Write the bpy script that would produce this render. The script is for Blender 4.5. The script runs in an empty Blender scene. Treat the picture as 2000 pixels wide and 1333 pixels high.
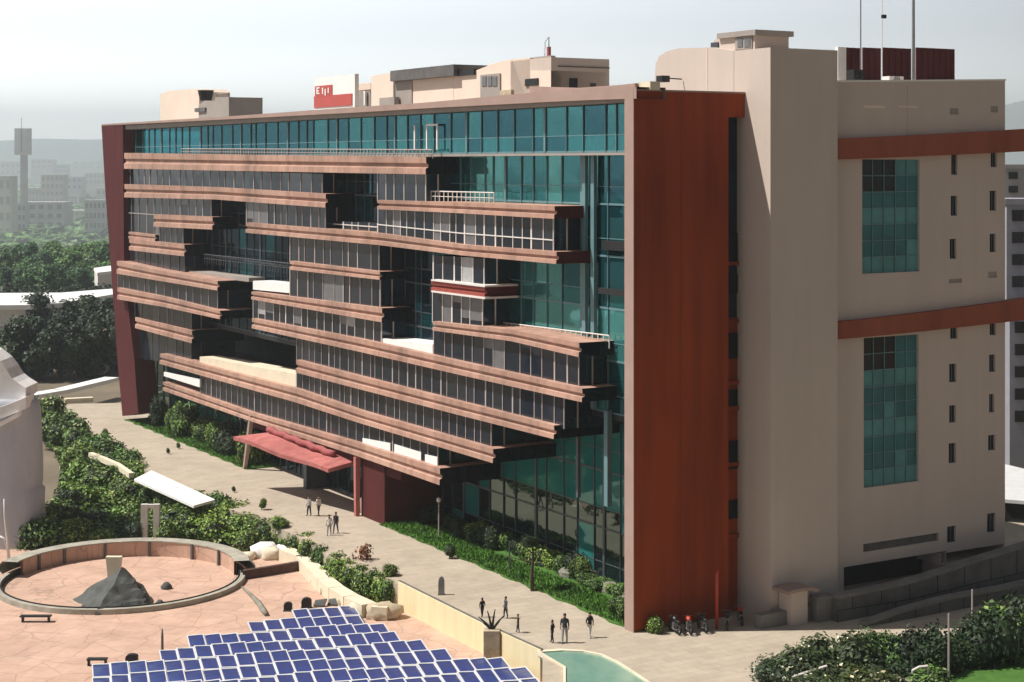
import bpy, bmesh, math, random
from mathutils import Vector, Matrix, noise
R = math.radians
# ------------------------------------------------------------------ camera, sky, sun
FP, CX, HY, CAMZ = 3300.0, 1000.0, 320.0, 30.8      # focal length in photo pixels, centre column, horizon row, eye height
scene = bpy.context.scene
cam = bpy.data.cameras.new('camera'); camo = bpy.data.objects.new('camera', cam)
scene.collection.objects.link(camo); scene.camera = camo
camo.location = (0, 0, CAMZ); camo.rotation_euler = (R(90), 0, 0)
cam.sensor_width = 36; cam.lens = 36 * FP / 2000
cam.shift_y = -(666.5 - HY) / 2000
cam.clip_start = 1; cam.clip_end = 30000
# sun direction in the building's frame: towards its far end, out of the glass front, up
TH = math.atan2(.5105, .8599)
cT, sT = math.cos(TH), math.sin(TH)
P0 = Vector((8.1, 111.0, 0))
sl = Vector((-.60, .316, 1.0)).normalized()          # local: -X is out of the front, +Y along it
sd = Vector((sl.x * cT - sl.y * sT, sl.x * sT + sl.y * cT, sl.z))
elev = math.asin(sd.z); azim = math.atan2(sd.x, sd.y)
sun = bpy.data.lights.new('sun', 'SUN'); suno = bpy.data.objects.new('sun', sun); scene.collection.objects.link(suno)
sun.energy = 5.0; sun.angle = R(.5); sun.color = (1.0, .95, .885)
suno.rotation_euler = (-sd).to_track_quat('-Z', 'Y').to_euler()
world = bpy.data.worlds.new('World'); scene.world = world; world.use_nodes = True
nt = world.node_tree; nt.nodes.clear()
out = nt.nodes.new('ShaderNodeOutputWorld'); bg = nt.nodes.new('ShaderNodeBackground')
sky = nt.nodes.new('ShaderNodeTexSky'); sky.sky_type = 'NISHITA'; sky.sun_disc = False
sky.sun_elevation = elev; sky.sun_rotation = azim; sky.dust_density = 1.2; sky.air_density = 1.0; sky.ozone_density = 1.0
hs = nt.nodes.new('ShaderNodeHueSaturation'); hs.inputs['Saturation'].default_value = .5
hs.inputs['Value'].default_value = 1.0
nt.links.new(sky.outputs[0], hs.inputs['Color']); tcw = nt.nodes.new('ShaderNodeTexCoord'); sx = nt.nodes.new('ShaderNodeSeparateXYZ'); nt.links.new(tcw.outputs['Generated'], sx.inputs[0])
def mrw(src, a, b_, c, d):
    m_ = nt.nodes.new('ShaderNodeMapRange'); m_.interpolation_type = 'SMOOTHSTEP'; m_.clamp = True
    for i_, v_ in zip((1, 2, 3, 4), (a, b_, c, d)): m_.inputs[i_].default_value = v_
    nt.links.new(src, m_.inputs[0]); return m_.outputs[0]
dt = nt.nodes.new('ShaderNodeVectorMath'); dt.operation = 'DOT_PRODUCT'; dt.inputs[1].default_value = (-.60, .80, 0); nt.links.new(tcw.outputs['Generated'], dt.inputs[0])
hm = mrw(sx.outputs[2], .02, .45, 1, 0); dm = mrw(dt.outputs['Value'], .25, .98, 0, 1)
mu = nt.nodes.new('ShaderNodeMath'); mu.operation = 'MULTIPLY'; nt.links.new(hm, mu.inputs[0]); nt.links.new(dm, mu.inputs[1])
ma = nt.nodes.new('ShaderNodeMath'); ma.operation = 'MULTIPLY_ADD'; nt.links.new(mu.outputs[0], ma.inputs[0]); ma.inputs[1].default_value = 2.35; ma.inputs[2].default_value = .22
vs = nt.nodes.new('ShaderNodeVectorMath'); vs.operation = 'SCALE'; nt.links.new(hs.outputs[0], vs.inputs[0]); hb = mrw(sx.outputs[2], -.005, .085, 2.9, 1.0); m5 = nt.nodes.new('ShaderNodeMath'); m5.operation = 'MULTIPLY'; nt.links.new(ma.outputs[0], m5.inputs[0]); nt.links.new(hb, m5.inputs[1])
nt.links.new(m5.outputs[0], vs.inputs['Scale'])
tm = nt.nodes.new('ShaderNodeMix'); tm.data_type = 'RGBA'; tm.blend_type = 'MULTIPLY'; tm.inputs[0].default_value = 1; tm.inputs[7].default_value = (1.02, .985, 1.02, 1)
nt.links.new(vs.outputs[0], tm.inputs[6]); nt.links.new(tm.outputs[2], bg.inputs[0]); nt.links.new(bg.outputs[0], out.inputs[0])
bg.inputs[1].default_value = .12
scene.view_settings.view_transform = 'Standard'; scene.view_settings.look = 'None'
scene.view_settings.exposure = 0.33; scene.view_settings.gamma = 1
scene.cycles.max_bounces = 6; scene.cycles.transparent_max_bounces = 12; scene.cycles.use_denoising = True
scene.cycles.volume_bounces = 1
rng = random.Random(11)
# ------------------------------------------------------------------ helpers
def tag(o, label=None, cat=None, group=None, kind=None):
    if label: o['label'] = label
    if cat: o['category'] = cat
    if group: o['group'] = group
    if kind: o['kind'] = kind
    return o
def link(o, parent=None):
    scene.collection.objects.link(o)
    if parent: o.parent = parent
    return o
def empty(name, loc=(0, 0, 0), rz=0, parent=None):
    o = bpy.data.objects.new(name, None); o.location = loc; o.rotation_euler = (0, 0, rz); o.empty_display_size = .3
    return link(o, parent)
MATS = {}
def mat(name, col, rough=.8, var=.12, scale=1.0, bump=.0, bscale=None, metal=0., spec=.4, col2=None, stretch=(1, 1, 1), streak=0., brick=None, crack=0):
    m = bpy.data.materials.new(name); m.use_nodes = True; t = m.node_tree; b = t.nodes['Principled BSDF']
    b.inputs['Roughness'].default_value = rough; b.inputs['Metallic'].default_value = metal
    b.inputs['Specular IOR Level'].default_value = spec
    tc = t.nodes.new('ShaderNodeTexCoord'); mp = t.nodes.new('ShaderNodeMapping'); mp.inputs['Scale'].default_value = stretch
    t.links.new(tc.outputs['Object'], mp.inputs[0])
    n = t.nodes.new('ShaderNodeTexNoise'); n.inputs['Scale'].default_value = scale; n.inputs['Detail'].default_value = 6; n.inputs['Roughness'].default_value = .65
    t.links.new(mp.outputs[0], n.inputs['Vector'])
    r = t.nodes.new('ShaderNodeValToRGB'); r.color_ramp.elements[0].position = .3; r.color_ramp.elements[1].position = .7
    c2 = col2 or tuple(min(1, c * (1 + var)) for c in col); c1 = tuple(c * (1 - var) for c in col) if not col2 else col
    r.color_ramp.elements[0].color = (*c1, 1); r.color_ramp.elements[1].color = (*c2, 1)
    t.links.new(n.outputs['Fac'], r.inputs[0]); last = r.outputs[0]
    def mulby(last, fac, lo, hi, p0, p1):
        mr = t.nodes.new('ShaderNodeMapRange'); mr.inputs[1].default_value = p0; mr.inputs[2].default_value = p1; mr.inputs[3].default_value = lo; mr.inputs[4].default_value = hi
        mx = t.nodes.new('ShaderNodeMix'); mx.data_type = 'RGBA'; mx.blend_type = 'MULTIPLY'; mx.inputs[0].default_value = 1
        t.links.new(fac, mr.inputs[0]); t.links.new(last, mx.inputs[6]); t.links.new(mr.outputs[0], mx.inputs[7]); return mx.outputs[2]
    if streak:
        for sc_, st in ((1.1, (1, 1, .05)), (.16, (1, 1, .35))):
            mp2 = t.nodes.new('ShaderNodeMapping'); mp2.inputs['Scale'].default_value = st; t.links.new(tc.outputs['Object'], mp2.inputs[0])
            n3 = t.nodes.new('ShaderNodeTexNoise'); n3.inputs['Scale'].default_value = sc_; n3.inputs['Detail'].default_value = 5; t.links.new(mp2.outputs[0], n3.inputs['Vector'])
            last = mulby(last, n3.outputs['Fac'], 1 - streak, 1 + streak * .35, .36, .56)
    if crack:
        nw = t.nodes.new('ShaderNodeTexNoise'); nw.inputs['Scale'].default_value = .8; mv = t.nodes.new('ShaderNodeMix'); mv.data_type = 'VECTOR'; mv.inputs[0].default_value = .35; t.links.new(tc.outputs['Object'], nw.inputs['Vector']); t.links.new(tc.outputs['Object'], mv.inputs[4]); t.links.new(nw.outputs['Color'], mv.inputs[5])
        vo = t.nodes.new('ShaderNodeTexVoronoi'); vo.feature = 'DISTANCE_TO_EDGE'; vo.inputs['Scale'].default_value = .55; t.links.new(mv.outputs[1], vo.inputs['Vector']); last = mulby(last, vo.outputs['Distance'], crack, 1.0, .004, .022)
    if brick:
        w_, h_, rot, dk = brick; mp3 = t.nodes.new('ShaderNodeMapping'); mp3.inputs['Rotation'].default_value = (0, 0, rot); t.links.new(tc.outputs['Object'], mp3.inputs[0])
        bt = t.nodes.new('ShaderNodeTexBrick'); bt.inputs['Scale'].default_value = 1; bt.inputs['Brick Width'].default_value = w_; bt.inputs['Row Height'].default_value = h_; bt.inputs['Mortar Size'].default_value = .035; bt.inputs['Mortar Smooth'].default_value = .2
        bt.inputs['Color1'].default_value = (1, 1, 1, 1); bt.inputs['Color2'].default_value = (.90, .90, .90, 1); bt.inputs['Mortar'].default_value = (dk, dk, dk, 1); t.links.new(mp3.outputs[0], bt.inputs['Vector'])
        mx = t.nodes.new('ShaderNodeMix'); mx.data_type = 'RGBA'; mx.blend_type = 'MULTIPLY'; mx.inputs[0].default_value = 1; t.links.new(last, mx.inputs[6]); t.links.new(bt.outputs[0], mx.inputs[7]); last = mx.outputs[2]
    t.links.new(last, b.inputs['Base Color'])
    if bump:
        n2 = t.nodes.new('ShaderNodeTexNoise'); n2.inputs['Scale'].default_value = bscale or scale * 5; n2.inputs['Detail'].default_value = 4
        t.links.new(mp.outputs[0], n2.inputs['Vector'])
        bp = t.nodes.new('ShaderNodeBump'); bp.inputs['Strength'].default_value = bump; bp.inputs['Distance'].default_value = .05
        t.links.new(n2.outputs['Fac'], bp.inputs['Height']); t.links.new(bp.outputs[0], b.inputs['Normal'])
    MATS[name] = m; return m
def leafmat(name, dark, light, pale=None):
    m = bpy.data.materials.new(name); m.use_nodes = True; t = m.node_tree; b = t.nodes['Principled BSDF']
    g = t.nodes.new('ShaderNodeNewGeometry'); r = t.nodes.new('ShaderNodeValToRGB')
    r.color_ramp.elements[0].color = (*dark, 1); r.color_ramp.elements[1].color = (*light, 1)
    r.color_ramp.elements[1].position = .93
    if pale:
        e = r.color_ramp.elements.new(.97); e.color = (*pale, 1)
    t.links.new(g.outputs['Random Per Island'], r.inputs[0])
    n = t.nodes.new('ShaderNodeTexNoise'); n.inputs['Scale'].default_value = .35
    mx = t.nodes.new('ShaderNodeMix'); mx.data_type = 'RGBA'; mx.blend_type = 'MULTIPLY'; mx.inputs[0].default_value = 1
    mr = t.nodes.new('ShaderNodeMapRange'); mr.inputs[1].default_value = .35; mr.inputs[2].default_value = .65; mr.inputs[3].default_value = .6; mr.inputs[4].default_value = 1.3
    t.links.new(g.outputs['Position'], n.inputs['Vector']); t.links.new(n.outputs['Fac'], mr.inputs[0])
    oi = t.nodes.new('ShaderNodeObjectInfo'); rc = t.nodes.new('ShaderNodeValToRGB'); rc.color_ramp.elements[0].color = (.62, .72, .70, 1); rc.color_ramp.elements[1].color = (1.45, 1.25, .85, 1); t.links.new(oi.outputs['Random'], rc.inputs[0])
    m3 = t.nodes.new('ShaderNodeMix'); m3.data_type = 'RGBA'; m3.blend_type = 'MULTIPLY'; m3.inputs[0].default_value = 1
    t.links.new(r.outputs[0], mx.inputs[6]); t.links.new(mr.outputs[0], mx.inputs[7]); t.links.new(mx.outputs[2], m3.inputs[6]); t.links.new(rc.outputs[0], m3.inputs[7]); t.links.new(m3.outputs[2], b.inputs['Base Color'])
    b.inputs['Roughness'].default_value = .55; b.inputs['Specular IOR Level'].default_value = .3
    MATS[name] = m; return m
def tintglass(name, tint, refl=.12, rcol=(.75, .95, 1.0), rough=.02, body=(.025, .19, .205), cov=.33):
    """see-through tinted glass: coloured transmission plus a mirror reflection that grows at grazing angles"""
    m = bpy.data.materials.new(name); m.use_nodes = True; t = m.node_tree; t.nodes.clear()
    o = t.nodes.new('ShaderNodeOutputMaterial'); mx = t.nodes.new('ShaderNodeMixShader')
    tr = t.nodes.new('ShaderNodeBsdfTransparent'); tr.inputs[0].default_value = (*tint, 1)
    gl = t.nodes.new('ShaderNodeBsdfAnisotropic') if False else t.nodes.new('ShaderNodeBsdfGlossy')
    gl.inputs[0].default_value = (*rcol, 1); gl.inputs['Roughness'].default_value = rough
    f = t.nodes.new('ShaderNodeFresnel'); f.inputs[0].default_value = 1.5
    ad = t.nodes.new('ShaderNodeMath'); ad.operation = 'ADD'; ad.inputs[1].default_value = refl; ad.use_clamp = True
    n = t.nodes.new('ShaderNodeTexNoise'); n.inputs['Scale'].default_value = .5
    bp = t.nodes.new('ShaderNodeBump'); bp.inputs['Strength'].default_value = .06; bp.inputs['Distance'].default_value = .05
    tc = t.nodes.new('ShaderNodeTexCoord'); t.links.new(tc.outputs['Object'], n.inputs['Vector'])
    t.links.new(n.outputs['Fac'], bp.inputs['Height']); t.links.new(bp.outputs[0], gl.inputs['Normal'])
    t.links.new(f.outputs[0], ad.inputs[0]); t.links.new(ad.outputs[0], mx.inputs[0])
    df = t.nodes.new('ShaderNodeBsdfDiffuse'); df.inputs[0].default_value = (*body, 1); m0 = t.nodes.new('ShaderNodeMixShader'); m0.inputs[0].default_value = cov
    t.links.new(tr.outputs[0], m0.inputs[1]); t.links.new(df.outputs[0], m0.inputs[2])
    t.links.new(m0.outputs[0], mx.inputs[1]); t.links.new(gl.outputs[0], mx.inputs[2]); t.links.new(mx.outputs[0], o.inputs[0])
    MATS[name] = m; return m
class MB:
    def __init__(s): s.v = []; s.f = []; s.m = []
    def poly(s, pts, mi=0):
        i = len(s.v); s.v += [tuple(p) for p in pts]; s.f.append(list(range(i, i + len(pts)))); s.m.append(mi)
    def box(s, a, b, mi=0):
        x0, x1 = sorted((a[0], b[0])); y0, y1 = sorted((a[1], b[1])); z0, z1 = sorted((a[2], b[2])); i = len(s.v)
        s.v += [(x0, y0, z0), (x1, y0, z0), (x1, y1, z0), (x0, y1, z0), (x0, y0, z1), (x1, y0, z1), (x1, y1, z1), (x0, y1, z1)]
        for q in ((0, 3, 2, 1), (4, 5, 6, 7), (0, 1, 5, 4), (1, 2, 6, 5), (2, 3, 7, 6), (3, 0, 4, 7)): s.f.append([i + k for k in q]); s.m.append(mi)
    def prism(s, pts, d, mi=0):
        """pts: closed loop of 3-D points, extruded by vector d"""
        n = len(pts); i = len(s.v); d = Vector(d)
        s.v += [tuple(p) for p in pts] + [tuple(Vector(p) + d) for p in pts]
        s.f.append([i + k for k in range(n)]); s.m.append(mi); s.f.append([i + n + k for k in reversed(range(n))]); s.m.append(mi)
        for k in range(n): s.f.append([i + k, i + n + k, i + n + (k + 1) % n, i + (k + 1) % n]); s.m.append(mi)
    def tube(s, pts, rad, seg=8, mi=0, cap=True):
        pts = [Vector(p) for p in pts]; rad = rad if isinstance(rad, (list, tuple)) else [rad] * len(pts); i0 = len(s.v); n = len(pts)
        for k, p in enumerate(pts):
            t = (pts[min(k + 1, n - 1)] - pts[max(k - 1, 0)]).normalized()
            a = t.orthogonal().normalized() if abs(t.z) > .95 else t.cross(Vector((0, 0, 1))).normalized(); b = t.cross(a).normalized()
            for j in range(seg):
                w = 2 * math.pi * j / seg; s.v.append(tuple(p + (a * math.cos(w) + b * math.sin(w)) * rad[k]))
        for k in range(n - 1):
            for j in range(seg):
                s.f.append([i0 + k * seg + j, i0 + k * seg + (j + 1) % seg, i0 + (k + 1) * seg + (j + 1) % seg, i0 + (k + 1) * seg + j]); s.m.append(mi)
        if cap:
            s.f.append([i0 + j for j in range(seg)]); s.m.append(mi); s.f.append([i0 + (n - 1) * seg + j for j in reversed(range(seg))]); s.m.append(mi)
    def lathe(s, prof, c=(0, 0, 0), seg=32, mi=0, closed=False, a0=0, a1=2 * math.pi):
        i0 = len(s.v); n = len(prof); full = abs(a1 - a0 - 2 * math.pi) < 1e-6; k1 = seg if full else seg + 1
        for j in range(k1):
            w = a0 + (a1 - a0) * j / seg
            for r, z in prof: s.v.append((c[0] + r * math.cos(w), c[1] + r * math.sin(w), c[2] + z))
        for j in range(seg):
            jj = (j + 1) % k1
            for k in range(n if closed else n - 1):
                kk = (k + 1) % n
                s.f.append([i0 + j * n + k, i0 + jj * n + k, i0 + jj * n + kk, i0 + j * n + kk]); s.m.append(mi)
    def build(s, name, mats, parent=None, smooth=False, recalc=True):
        me = bpy.data.meshes.new(name); me.from_pydata(s.v, [], s.f)
        for m in (mats if isinstance(mats, (list, tuple)) else [mats]): me.materials.append(m)
        me.polygons.foreach_set('material_index', s.m)
        if smooth: me.polygons.foreach_set('use_smooth', [True] * len(s.f))
        if recalc:
            bm = bmesh.new(); bm.from_mesh(me); bmesh.ops.remove_doubles(bm, verts=bm.verts, dist=1e-5) if smooth else None
            bmesh.ops.recalc_face_normals(bm, faces=bm.faces); bm.to_mesh(me); bm.free()
        me.update()
        return link(bpy.data.objects.new(name, me), parent)
def copy_tree(o, parent=None):
    c = o.copy(); scene.collection.objects.link(c); c.parent = parent
    for ch in list(o.children): copy_tree(ch, c)
    return c
# pixel rays of the photograph -> world points / building-frame points
def ray(x, y): return Vector(((x - CX) / FP, 1.0, (HY - y) / FP))
CAM = Vector((0, 0, CAMZ))
def G(x, y, z=0.0):
    r = ray(x, y); t = (z - CAMZ) / r.z; return CAM + r * t
def D(x, y, depth): return CAM + ray(x, y) * depth
def toL(w):
    d = w - P0; return Vector((d.x * cT + d.y * sT, -d.x * sT + d.y * cT, w.z))
def toW(l): return Vector((P0.x + l[0] * cT - l[1] * sT, P0.y + l[0] * sT + l[1] * cT, l[2]))
CL = toL(CAM)
def lray(x, y):
    r = ray(x, y); return Vector((r.x * cT + r.y * sT, -r.x * sT + r.y * cT, r.z))
def LX(x, y, X):
    r = lray(x, y); return CL + r * ((X - CL.x) / r.x)
def LY(x, y, Y):
    r = lray(x, y); return CL + r * ((Y - CL.y) / r.y)
def interp(pl, t):
    if t <= pl[0][0]: return pl[0][1]
    for (a, b), (c, d) in zip(pl, pl[1:]):
        if t <= c: return b + (d - b) * (t - a) / (c - a)
    return pl[-1][1]
# ------------------------------------------------------------------ materials
mat('path', (.41, .345, .265), .9, .10, .35, .25, 6, col2=(.49, .415, .325), brick=(1.6, .8, -TH, .82), streak=.05)
mat('terra', (.50, .32, .235), .85, .1, .5, .25, 5, col2=(.62, .42, .32), brick=(2.6, 2.2, .2, .80), streak=.05, crack=.74)
mat('earth', (.16, .13, .09), .95, .3, .06, .3, 1)
mat('grass', (.045, .12, .016), .9, .3, 1.2, .6, 30, col2=(.075, .19, .025))
mat('band', (.40, .225, .165), .75, .12, .8, .15, 6, col2=(.47, .295, .225), stretch=(1, .15, 1), streak=.2)
mat('band_red', (.30, .06, .04), .7, .15, 1)
mat('maroon', (.085, .020, .020), .8, .2, .5, .1, 4, stretch=(1, 1, .3), spec=.12)
mat('orange', (.33, .058, .012), .75, .10, .35, .1, 8, col2=(.27, .042, .008), stretch=(1, 1, .25), streak=.16, spec=.12)
mat('orange_band', (.31, .085, .045), .8, .12, .5, .1, 8, stretch=(1, 1, .3), streak=.1, spec=.15)
mat('edge', (.36, .25, .21), .8, .08, .5)
mat('roofstrip', (.36, .25, .21), .8, .12, .4)
mat('beige', (.60, .505, .44), .85, .06, .35, .12, 12, col2=(.56, .475, .415), stretch=(1, 1, .5), streak=.02, spec=.2)
mat('cream', (.80, .66, .55), .85, .06, .6, .1, 8, col2=(.74, .60, .50))
mat('greige', (.33, .29, .26), .85, .1, .5)
mat('white', (.82, .81, .78), .6, .05, .8)
mat('palewall', (.70, .62, .47), .85, .1, .7, .1)
mat('yellow', (.78, .67, .42), .85, .08, .6, .1, col2=(.72, .62, .38), streak=.06)
mat('concrete', (.20, .19, .175), .9, .25, .5, .35, 5)
mat('darkconc', (.12, .115, .11), .9, .3, .6, .3, 5)
mat('stone', (.45, .37, .26), .9, .3, 1.5, .6, 6)
mat('greenstone', (.22, .21, .17), .9, .3, 1.2, .4, 6)
mat('slate', (.085, .09, .085), .85, .25, 1.5, .5, 10)
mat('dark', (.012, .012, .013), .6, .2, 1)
mat('mull', (.40, .35, .33), .6, .1, 1)
mat('mullwhite', (.72, .68, .64), .6, .05, 1)
mat('mullteal', (.11, .22, .24), .5, .1, 1, spec=.5)
mat('mulldark', (.07, .08, .09), .5, .2, 1, spec=.5)
mat('metal', (.25, .25, .25), .45, .2, 2, metal=.6)
mat('pink', (.40, .125, .115), .85, .15, 1.2, .3, 8, col2=(.50, .19, .17), streak=.15, spec=.15)
mat('pinkdark', (.33, .085, .085), .75, .25, 2.5, .5, 6)
mat('trunk', (.07, .05, .035), .95, .3, 2, .5, 10)
mat('inner_floor', (.22, .20, .17), .8, .2, 1)
mat('inner_wall', (.06, .085, .09), .8, .3, .5)
mat('inner_pale', (.55, .60, .58), .8, .1, .5)
mat('blue', (.028, .052, .20), .3, .35, .8, .15, 2.5, spec=.6, brick=(.32, .32, 0, .8))
mat('frame_pale', (.62, .62, .62), .5, .1, 1)
mat('tyre', (.015, .015, .015), .8, .1, 1)
mat('red_paint', (.45, .05, .03), .4, .1, 1)
mat('black_paint', (.02, .02, .02), .35, .1, 1, spec=.6)
mat('postgrey', (.55, .54, .49), .85, .15, 1)
mat('pool', (.13, .27, .22), .2, .35, .35, .2, 2, spec=.6, col2=(.28, .40, .30), stretch=(1, .4, 1))
mat('farwall', (.62, .60, .58), .9, .1, .05)
mat('farwall2', (.40, .39, .39), .9, .15, .05)
mat('farlilac', (.30, .30, .34), .8, .1, .3)
mat('hill', (.07, .10, .08), .95, .3, .004)
mat('farroof', (.50, .36, .29), .9, .15, .2)
mat('plaster_grey', (.56, .57, .62), .8, .2, .25, .2, 2, stretch=(1, 1, .3), col2=(.40, .41, .46))
mat('plaster_pale', (.84, .81, .79), .8, .15, .4, .1)
leafmat('leaf_hedge', (.030, .075, .016), (.19, .32, .07), (.55, .62, .32))
leafmat('leaf_dark', (.010, .024, .010), (.028, .058, .026))
leafmat('leaf_mid', (.03, .09, .03), (.12, .26, .08))
leafmat('leaf_flower', (.02, .035, .014), (.07, .11, .04), (.8, .78, .70))
leafmat('leaf_red', (.09, .035, .02), (.25, .10, .06))
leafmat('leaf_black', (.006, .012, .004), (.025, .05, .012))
def gm(name, col, rough=.06, spec=.32, var=.3, sc=.3):
    return mat(name, col, rough, var, sc, .06, .6, spec=spec)
gm('g_dark', (.010, .016, .026)); gm('g_mid', (.015, .020, .030), .12, .5); gm('g_curt', (.13, .13, .135), .35, .4, .2, 1.5)
gm('g_black', (.004, .005, .007)); gm('g_bright', (.36, .36, .36), .4, .4, .15, 2); gm('g_navy', (.008, .016, .030))
gm('g_teal', (.022, .135, .145)); gm('g_slate', (.03, .055, .06), .08)
gm('g_side', (.012, .020, .034), .08, .7, .6, .15)
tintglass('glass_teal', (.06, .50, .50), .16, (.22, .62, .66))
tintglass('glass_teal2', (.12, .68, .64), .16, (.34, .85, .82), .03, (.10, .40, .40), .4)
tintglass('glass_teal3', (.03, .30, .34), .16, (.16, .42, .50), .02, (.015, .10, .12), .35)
tintglass('glass_navy', (.02, .06, .09), .05, (.25, .36, .45), .02, (.012, .028, .042), .5)
tintglass('glass_low', (.06, .36, .34), .16, (.30, .55, .52), .02, (.04, .30, .29), .6)
tintglass('glass_low2', (.03, .14, .14), .20, (.42, .52, .48), .02, (.02, .05, .05), .4)
M = MATS
# ------------------------------------------------------------------ ground, path, terrace
TZ = -1.8
g = MB(); gpf = [(-450, -2.4), (470, -2.4), (560, -6), (760, -30), (1500, -80), (16000, -80)]
for (a_, za_), (c_, zc_) in zip(gpf, gpf[1:]): g.poly([(-15500, a_, za_), (15500, a_, za_), (15500, c_, zc_), (-15500, c_, zc_)])
tag(g.build('ground', M['earth']), kind='structure')
near = [(100, 800), (112, 814), (150, 835), (200, 862), (262, 905), (330, 945), (420, 985), (500, 1012), (580, 1048), (640, 1085), (700, 1118), (780, 1142), (860, 1182), (960, 1232), (1058, 1276)]
far_l = LX(240, 812, 0.0)
far_pts = [toW((0, Y, 0)) for Y in (160, 0)]
pts = [G(x, y) for x, y in near] + [G(1060, 1276), G(1058, 1400), G(2300, 1400)] + [toW((60, -14, 0)), toW((60, 20, 0)), toW((14, 20, 0)), G(300, 786), G(106, 790)]

p = MB(); p.prism([Vector((q.x, q.y, 0)) for q in pts], (0, 0, -2.6))
tag(p.build('path', M['path']), kind='structure')
# joints across the promenade
tr = MB()
tz = [G(-80, 1062, TZ), G(200, 1058, TZ), G(430, 1068, TZ), G(600, 1085, TZ), G(720, 1150, TZ), G(780, 1160, TZ), G(900, 1225, TZ), G(1075, 1300, TZ), G(1080, 1420, TZ), G(-200, 1420, TZ)]
tr.prism([(q.x, q.y, TZ) for q in tz], (0, 0, -.8)); tag(tr.build('terrace', M['terra']), kind='structure')
# lawn strip under the glass front, kerb, planted bed on the far half
def lawnstrip(name, Ya, Yb, x0a, x0b, z=.12):
    b = MB(); n = 40; top = []
    for i in range(n + 1):
        Y = Ya + (Yb - Ya) * i / n; w = x0a + (x0b - x0a) * i / n + .18 * math.sin(i * 1.7)
        top.append(toW((w, Y, z)))
    back = [toW((5.3, Yb, z)), toW((5.3, Ya, z))]
    b.prism(top + back, (0, 0, -.5)); return tag(b.build(name, M['grass']), kind='structure')
yA = LX(738, 1012, 0).y
lawnstrip('lawn', -.0, yA, .0, .3)
yL0, yL1 = LX(478, 915, 0).y, LX(245, 812, 0).y
lawnstrip('lawn_bank', yL0, yL1, .2, .0)
# lawn on the right in the foreground
b = MB(); q = [G(1840, 1333), G(1870, 1316), G(1925, 1303), G(2000, 1294), G(2100, 1288), G(2100, 1380), G(1800, 1380)]
b.prism([(v.x, v.y, .06) for v in q], (0, 0, -.3)); tag(b.build('lawn_front', M['grass']), kind='structure')
# pool with pale rim
def ring(outer, inner, z, h):
    b = MB(); n = len(outer)
    for i in range(n):
        j = (i + 1) % n; b.prism([outer[i], outer[j], inner[j], inner[i]], (0, 0, -h))
    return b
pp = [(1056, 1277), (1100, 1274), (1140, 1276), (1175, 1283), (1205, 1297), (1232, 1314), (1262, 1334), (1290, 1356), (1250, 1395), (1105, 1395), (1105, 1333), (1105, 1306)]
pw = [G(x, y) for x, y in pp]; cpl = sum(pw, Vector()) / len(pw)
b = MB(); b.prism([(v.x, v.y, .03) for v in pw], (0, 0, -.4)); tag(b.build('pool', M['pool']), kind='structure')
rimo = [cpl + (v - cpl) * 1.07 for v in pw]
b = MB()
for i in range(len(pw)):
    j = (i + 1) % len(pw)
    b.prism([(rimo[i].x, rimo[i].y, .12), (rimo[j].x, rimo[j].y, .12), (pw[j].x, pw[j].y, .12), (pw[i].x, pw[i].y, .12)], (0, 0, -.3))
tag(b.build('pool_rim', M['palewall']), 'cream stone rim curving around the green pool', 'pool rim')
# ------------------------------------------------------------------ the glass office block
B = empty('office_building', P0, TH)
tag(B, 'long office block with teal glass, projecting terracotta balcony bands and an orange end wall', 'building')
def cv(pl, X): return sorted((LX(x, y, X).y, LX(x, y, X).z) for x, y in pl)
def band(top, bot, xf=0.0, xe=6.0, m=None, name='balcony_band', ec='g_black'):
    T, Bo = cv(top, xf), cv(bot, xf); y0 = min(T[0][0], Bo[0][0]); y1 = max(T[-1][0], Bo[-1][0]); n = max(3, int((y1 - y0) / 1.5))
    b = MB(); prof = []
    for i in range(n + 1):
        Y = y0 + (y1 - y0) * i / n; zt, zb = interp(T, Y), interp(Bo, Y); h = zt - zb
        prof.append([(xe, zt), (xf, zt), (xf + .02, zt - .36 * h), (xf + .20, zt - .41 * h), (xf + .22, zt - .60 * h), (xf - .02, zt - .66 * h), (xf - .03, zb), (xe, zb)])
        prof[-1] = [(X, Y, z) for X, z in prof[-1]]
    for a, c in zip(prof, prof[1:]):
        for k in range(7): b.poly([a[k], a[k + 1], c[k + 1], c[k]], 0)
        b.poly([a[7], a[0], c[0], c[7]], 0)
    b.poly(prof[0], 1); b.poly(list(reversed(prof[-1])), 1)
    # steel edge rail on the lip
    o = b.build(name, [m or M['band'], M[ec]], B)
    return o
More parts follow.
